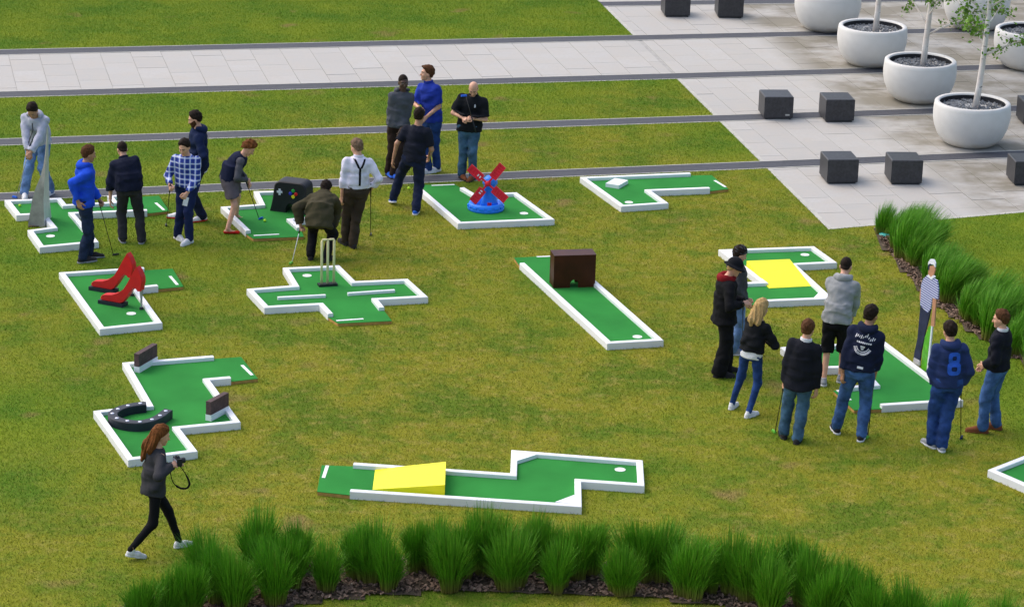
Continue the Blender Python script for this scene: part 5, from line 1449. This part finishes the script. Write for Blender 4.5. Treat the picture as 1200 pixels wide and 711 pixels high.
pl[13] = person('woman in black brimmed hat, long black coat and red scarf', 1.76, (849, 436), (842.5, 442), (848, 383, 0), (852, 325, -.02), -80, (872, 354, .08, 'grip'), (871, 356, -.16, 'grip'),
    'skin', ('thin', 'h_blond'), (0, -.42), (0, -8), dict(mat='c_coat', name='coat', hem=-.16, inf=.040, flare=.03), dict(mat='t_blk', inf=.034, cuff=.075), ('s_dark', 's_dark'), cap=('hat', 'c_blk'), extra=scarf, headpx=(861, 313, -.02))
pl[15] = person('blonde woman in black cardigan, blue skinny jeans and white trainers', 1.72, (857.5, 479), (877, 489), (880.5, 419, 0), (889.5, 374, .03), -38, (897, 396, .22, 'relax'), (899, 399, .18, 'relax'),
    'skin', ('mid', 'h_blond'), (0, -.2), (10, -8), dict(mat='c_blk', name='cardigan', hem=-.0, inf=.016, under=('p_white', -.10)), dict(mat='j_blue', inf=.002, cuff=.036, fold=.003), ('s_white', 's_white'), female=True, elbow={1: (907, 405, .0), -1: (874, 402, .1)})
pl[16] = person('man in black blazer and washed jeans leaning on a green putter', 1.74, (918, 513), (934, 519), (936, 461, 0), (944.5, 399, .02), -14, (917, 455, .08, 'grip'), (956.5, 463, -.04, 'relax'),
    'skin', ('short', 'h_brown'), (-8, -.25), (22, -5), dict(mat='c_blazer', name='blazer', hem=-.20, inf=.024, flare=.01, fold=.004, collar_mat='p_white'), dict(mat='j_teal', inf=.022), ('s_dark', 's_dark'))
pl[17] = person('man in light grey hoodie and black shorts bending over his putt', 1.80, (965, 451), (985, 447), (980, 386, -.05), (989, 325, .14), -18, (996, 370, .38, 'grip'), (998, 372, .34, 'grip'),
    'skin', ('buzz', 'h_dark'), (0, -.55), (15, -8), dict(mat='c_greyhood', hood=True, name='hoodie', hem=-.04, inf=.036), dict(kind='shorts', mat='t_blk'), ('s_grey', 's_white'), elbow={-1: (968, 352, .12), 1: (1006, 352, .12)})
def emblem(o):
    q = []; cz = o['Lc'] * .42; rg = random.Random(3)
    for k in range(20):                                            # small marks set round a circle
        a = R_(200 + k * 7.2); c_, s_ = math.cos(a), math.sin(a)
        r1, r2 = .098, .128; w = .048 + rg.uniform(-.012, .004)
        q.append([(r1 * math.cos(a - w), cz + r1 * math.sin(a - w)), (r2 * math.cos(a - w), cz + r2 * math.sin(a - w)), (r2 * math.cos(a + w * .6), cz + r2 * math.sin(a + w * .6)), (r1 * math.cos(a + w * .6), cz + r1 * math.sin(a + w * .6))])
    q += ring_quads(0, cz, .088, .088, .009, 20, 195, 345)
    for k in range(11):                                            # slanted script-like strokes above
        x = -.125 + k * .025; z = cz + .075 + .03 * math.sin(k * 1.3 + .4) * .5 + (.028 - .9 * x * x * 1.6); h_ = .030 + .02 * (k % 3 == 0)
        q.append([(x - .006, z), (x + .006, z), (x + .016, z + h_), (x + .004, z + h_)])
    for k in range(8):
        x = -.095 + k * .026; q.append([(x, cz + .030), (x + .018, cz + .030), (x + .018, cz + .052), (x, cz + .052)])
    q += [[(-.032, cz - .005), (.032, cz - .005), (.026, cz - .03), (-.026, cz - .03)], [(-.022, cz - .035), (.022, cz - .035), (.012, cz - .058), (-.012, cz - .058)]]
    tag(decal(o, 'back_emblem', q, -1, 'p_white', .015), kind='stuff')
    decal(o, 'waist_label', [[(-.01, -.37 * o['Lc']), (.07, -.37 * o['Lc']), (.07, -.29 * o['Lc']), (-.01, -.29 * o['Lc'])]], -1, 'p_white', .006)
pl[18] = person('man in navy hoodie with round white emblem on the back', 1.83, (980, 507), (1009, 516), (1006.5, 446, 0), (1017.5, 383, .05), -12, (987, 440, .0, 'relax'), (1023.5, 448, .05, 'grip'),
    'skin_tan', ('short', 'h_dark'), (-25, -.25), (22, -10), dict(mat='c_navyhood', hood=True, name='hoodie', hem=-.02, inf=.036), dict(mat='j_mid', inf=.020), ('s_dark', 's_white'), extra=emblem)
def eight(o):
    cz = o['Lc'] * .30
    q = ring_quads(.035, cz + .070, .082, .080, .052, 24, sq=.62) + ring_quads(.035, cz - .072, .092, .088, .056, 24, sq=.62)
    decal(o, 'back_number', q, -1, 'p_blue', .011)
pl[19] = person('man in navy hoodie with a blue number eight on the back', 1.80, (1092, 524), (1103, 528), (1110, 462, 0), (1113.5, 402, .03), 4, (1096, 455, .05, 'relax'), (1126.5, 452, .05, 'grip'),
    'skin', ('short', 'h_dark'), (10, -.25), (25, 5), dict(mat='c_eight', hood=True, name='hoodie', hem=-.07, inf=.032), dict(mat='j_blue', inf=.028), ('s_grey', 's_white'), extra=eight, elbow={-1: (1090, 432, 0)})
pl[20] = person('man in black jumper, faded jeans and brown shoes looking sideways', 1.76, (1151, 507), (1167, 503), (1168.5, 443, 0), (1174.5, 387, .0), 62, (1154, 428, -.02, 'relax'), (1156, 426, .2, 'relax'),
    'skin', ('short', 'h_brown'), (8, -.15), (20, 10), dict(mat='c_sweater', name='jumper', hem=-.05, inf=.026, collar_mat='p_white'), dict(mat='j_mid', inf=.020), ('s_brown', 's_brown'))
pl[21] = person('woman with long auburn hair in grey jumper walking with a camera', 1.72, (210, 641), (153, 656), (178, 590, .02), (184.5, 524, .06), -62, (204, 545, .08, 'grip'), (201, 546, -.10, 'grip'),
    'skin', ('long', 'h_auburn'), (-4, -.3), (0, 0), dict(mat='c_knit', name='jumper', hem=-.10, inf=.026, flare=.01), dict(mat='t_blk', inf=.001, cuff=.036, fold=.003), ('s_white', 's_white'), female=True, heel=(0, .05), equal=True)

# camera in her hands, with its strap
h = (pl[21]['hand'][-1] + pl[21]['hand'][1]) / 2; fwd2 = np.array([math.sin(R_(62)), math.cos(R_(62)), 0]); sd2 = np.array([-fwd2[1], fwd2[0], 0]) * -1
cpos = h + fwd2 * .06 + np.array([0, 0, .05])
cm = empty('camera', cpos - [0, 0, .05], 'black camera with dangling strap held by the woman with auburn hair', 'camera'); off = cpos - [0, 0, .05]
q = lambda x, y, z: cpos + sd2 * x + fwd2 * y + np.array([0, 0, z])
G().hexa([q(-.07, -.03, -.045), q(.07, -.03, -.045), q(.07, .03, -.045), q(-.07, .03, -.045)], [q(-.07, -.03, .045), q(.07, -.03, .045), q(.07, .03, .045), q(-.07, .03, .045)]).build('body', 'black', cm, off=off)
G().tube([q(0, .03, 0), q(0, .09, 0)], [.036, .034], 14).build('lens', 'black', cm, off=off)
G().hexa([q(-.03, -.02, .045), q(.03, -.02, .045), q(.03, .02, .045), q(-.03, .02, .045)], [q(-.02, -.015, .07), q(.02, -.015, .07), q(.02, .015, .07), q(-.02, .015, .07)]).build('viewfinder', 'black', cm, off=off)
G().hexa([q(-.05, -.034, -.03), q(.05, -.034, -.03), q(.05, -.03, -.03), q(-.05, -.03, -.03)], [q(-.05, -.034, .03), q(.05, -.034, .03), q(.05, -.03, .03), q(-.05, -.03, .03)]).build('screen', 'lilac', cm, off=off)
Yh = h[1]
sp_ = catmull([at_y(*p, Yh) for p in [(205, 540), (212, 547), (219, 558), (222, 567), (218, 572), (210, 571), (203, 565), (200, 555), (200, 546)]], 5)
G().tube(sp_, [.006 if not (9 < i < 28) else .013 for i in range(len(sp_))], 6).build('strap', 'p_black', cm, True, off=off)
# card
h = pl[4]['hand'][-1] + np.array([.0, -.05, -.09])
cd = mk('score_card', [h + np.array(p) for p in ((-.075, 0, -.10), (.0, .01, -.12), (.03, .02, .02), (-.045, .01, .04))], [(0, 1, 2, 3)], 'p_white'); tag(cd, 'white score card held by the man in the check shirt', 'card')
md = cd.modifiers.new('t', 'SOLIDIFY'); md.thickness = .002

# putters: from the hand that holds them to the head's place on the grass
def held(k, side, px, label, z=.01, over=.16, **kw):
    hnd = pl[k]['hand'][side]; fa = pl[k].get('fa'); bot = at(px[0], px[1], z)
    tp = hnd + np.array([0, 0, -.05]); d = nrm(tp - bot); club(tp + d * over, bot, label, **kw)
held(1, 1, (19, 232), 'putter with blue head held by the man in pale grey hoodie', head='s_blue', shaft='shaft_lt')
held(2, -1, (133, 299), 'dark putter held by the man in royal blue hoodie')
held(4, 1, (195, 265), 'dark putter held by the man in the check shirt', over=.1)
held(6, 1, (304, 257), 'putter with blue head held by the woman in the grey skirt', z=CZ + .005, head='s_blue')
held(7, -1, (342, 308), 'white putter with green head held by the person crouching', head='print_grass', shaft='p_white')
held(8, 1, (434.5, 276), 'dark putter held by the man with black braces')
h = (pl[12]['hand'][-1] + pl[12]['hand'][1]) / 2
club(at_y(557, 153, h[1] - .04), at_y(546, 113, h[1] - .10), 'putter held upside down by the bald man', head='s_blue')
held(13, 1, (870, 408), 'dark putter held by the woman in the long black coat')
held(14, -1, (874, 398), 'putter held by the person in the dark hooded coat', shaft='shaft_lt')
held(16, -1, (908, 507), 'putter with green head held by the man in black blazer', head='print_grass')
held(17, 1, (1000, 425), 'putter held by the man in black shorts', shaft='shaft_lt')
held(18, 1, (1017, 512), 'putter with green head held by the man with the round emblem', head='print_grass')
held(19, 1, (1126, 514), 'putter with blue head held by the man with the number eight', head='t_navy')
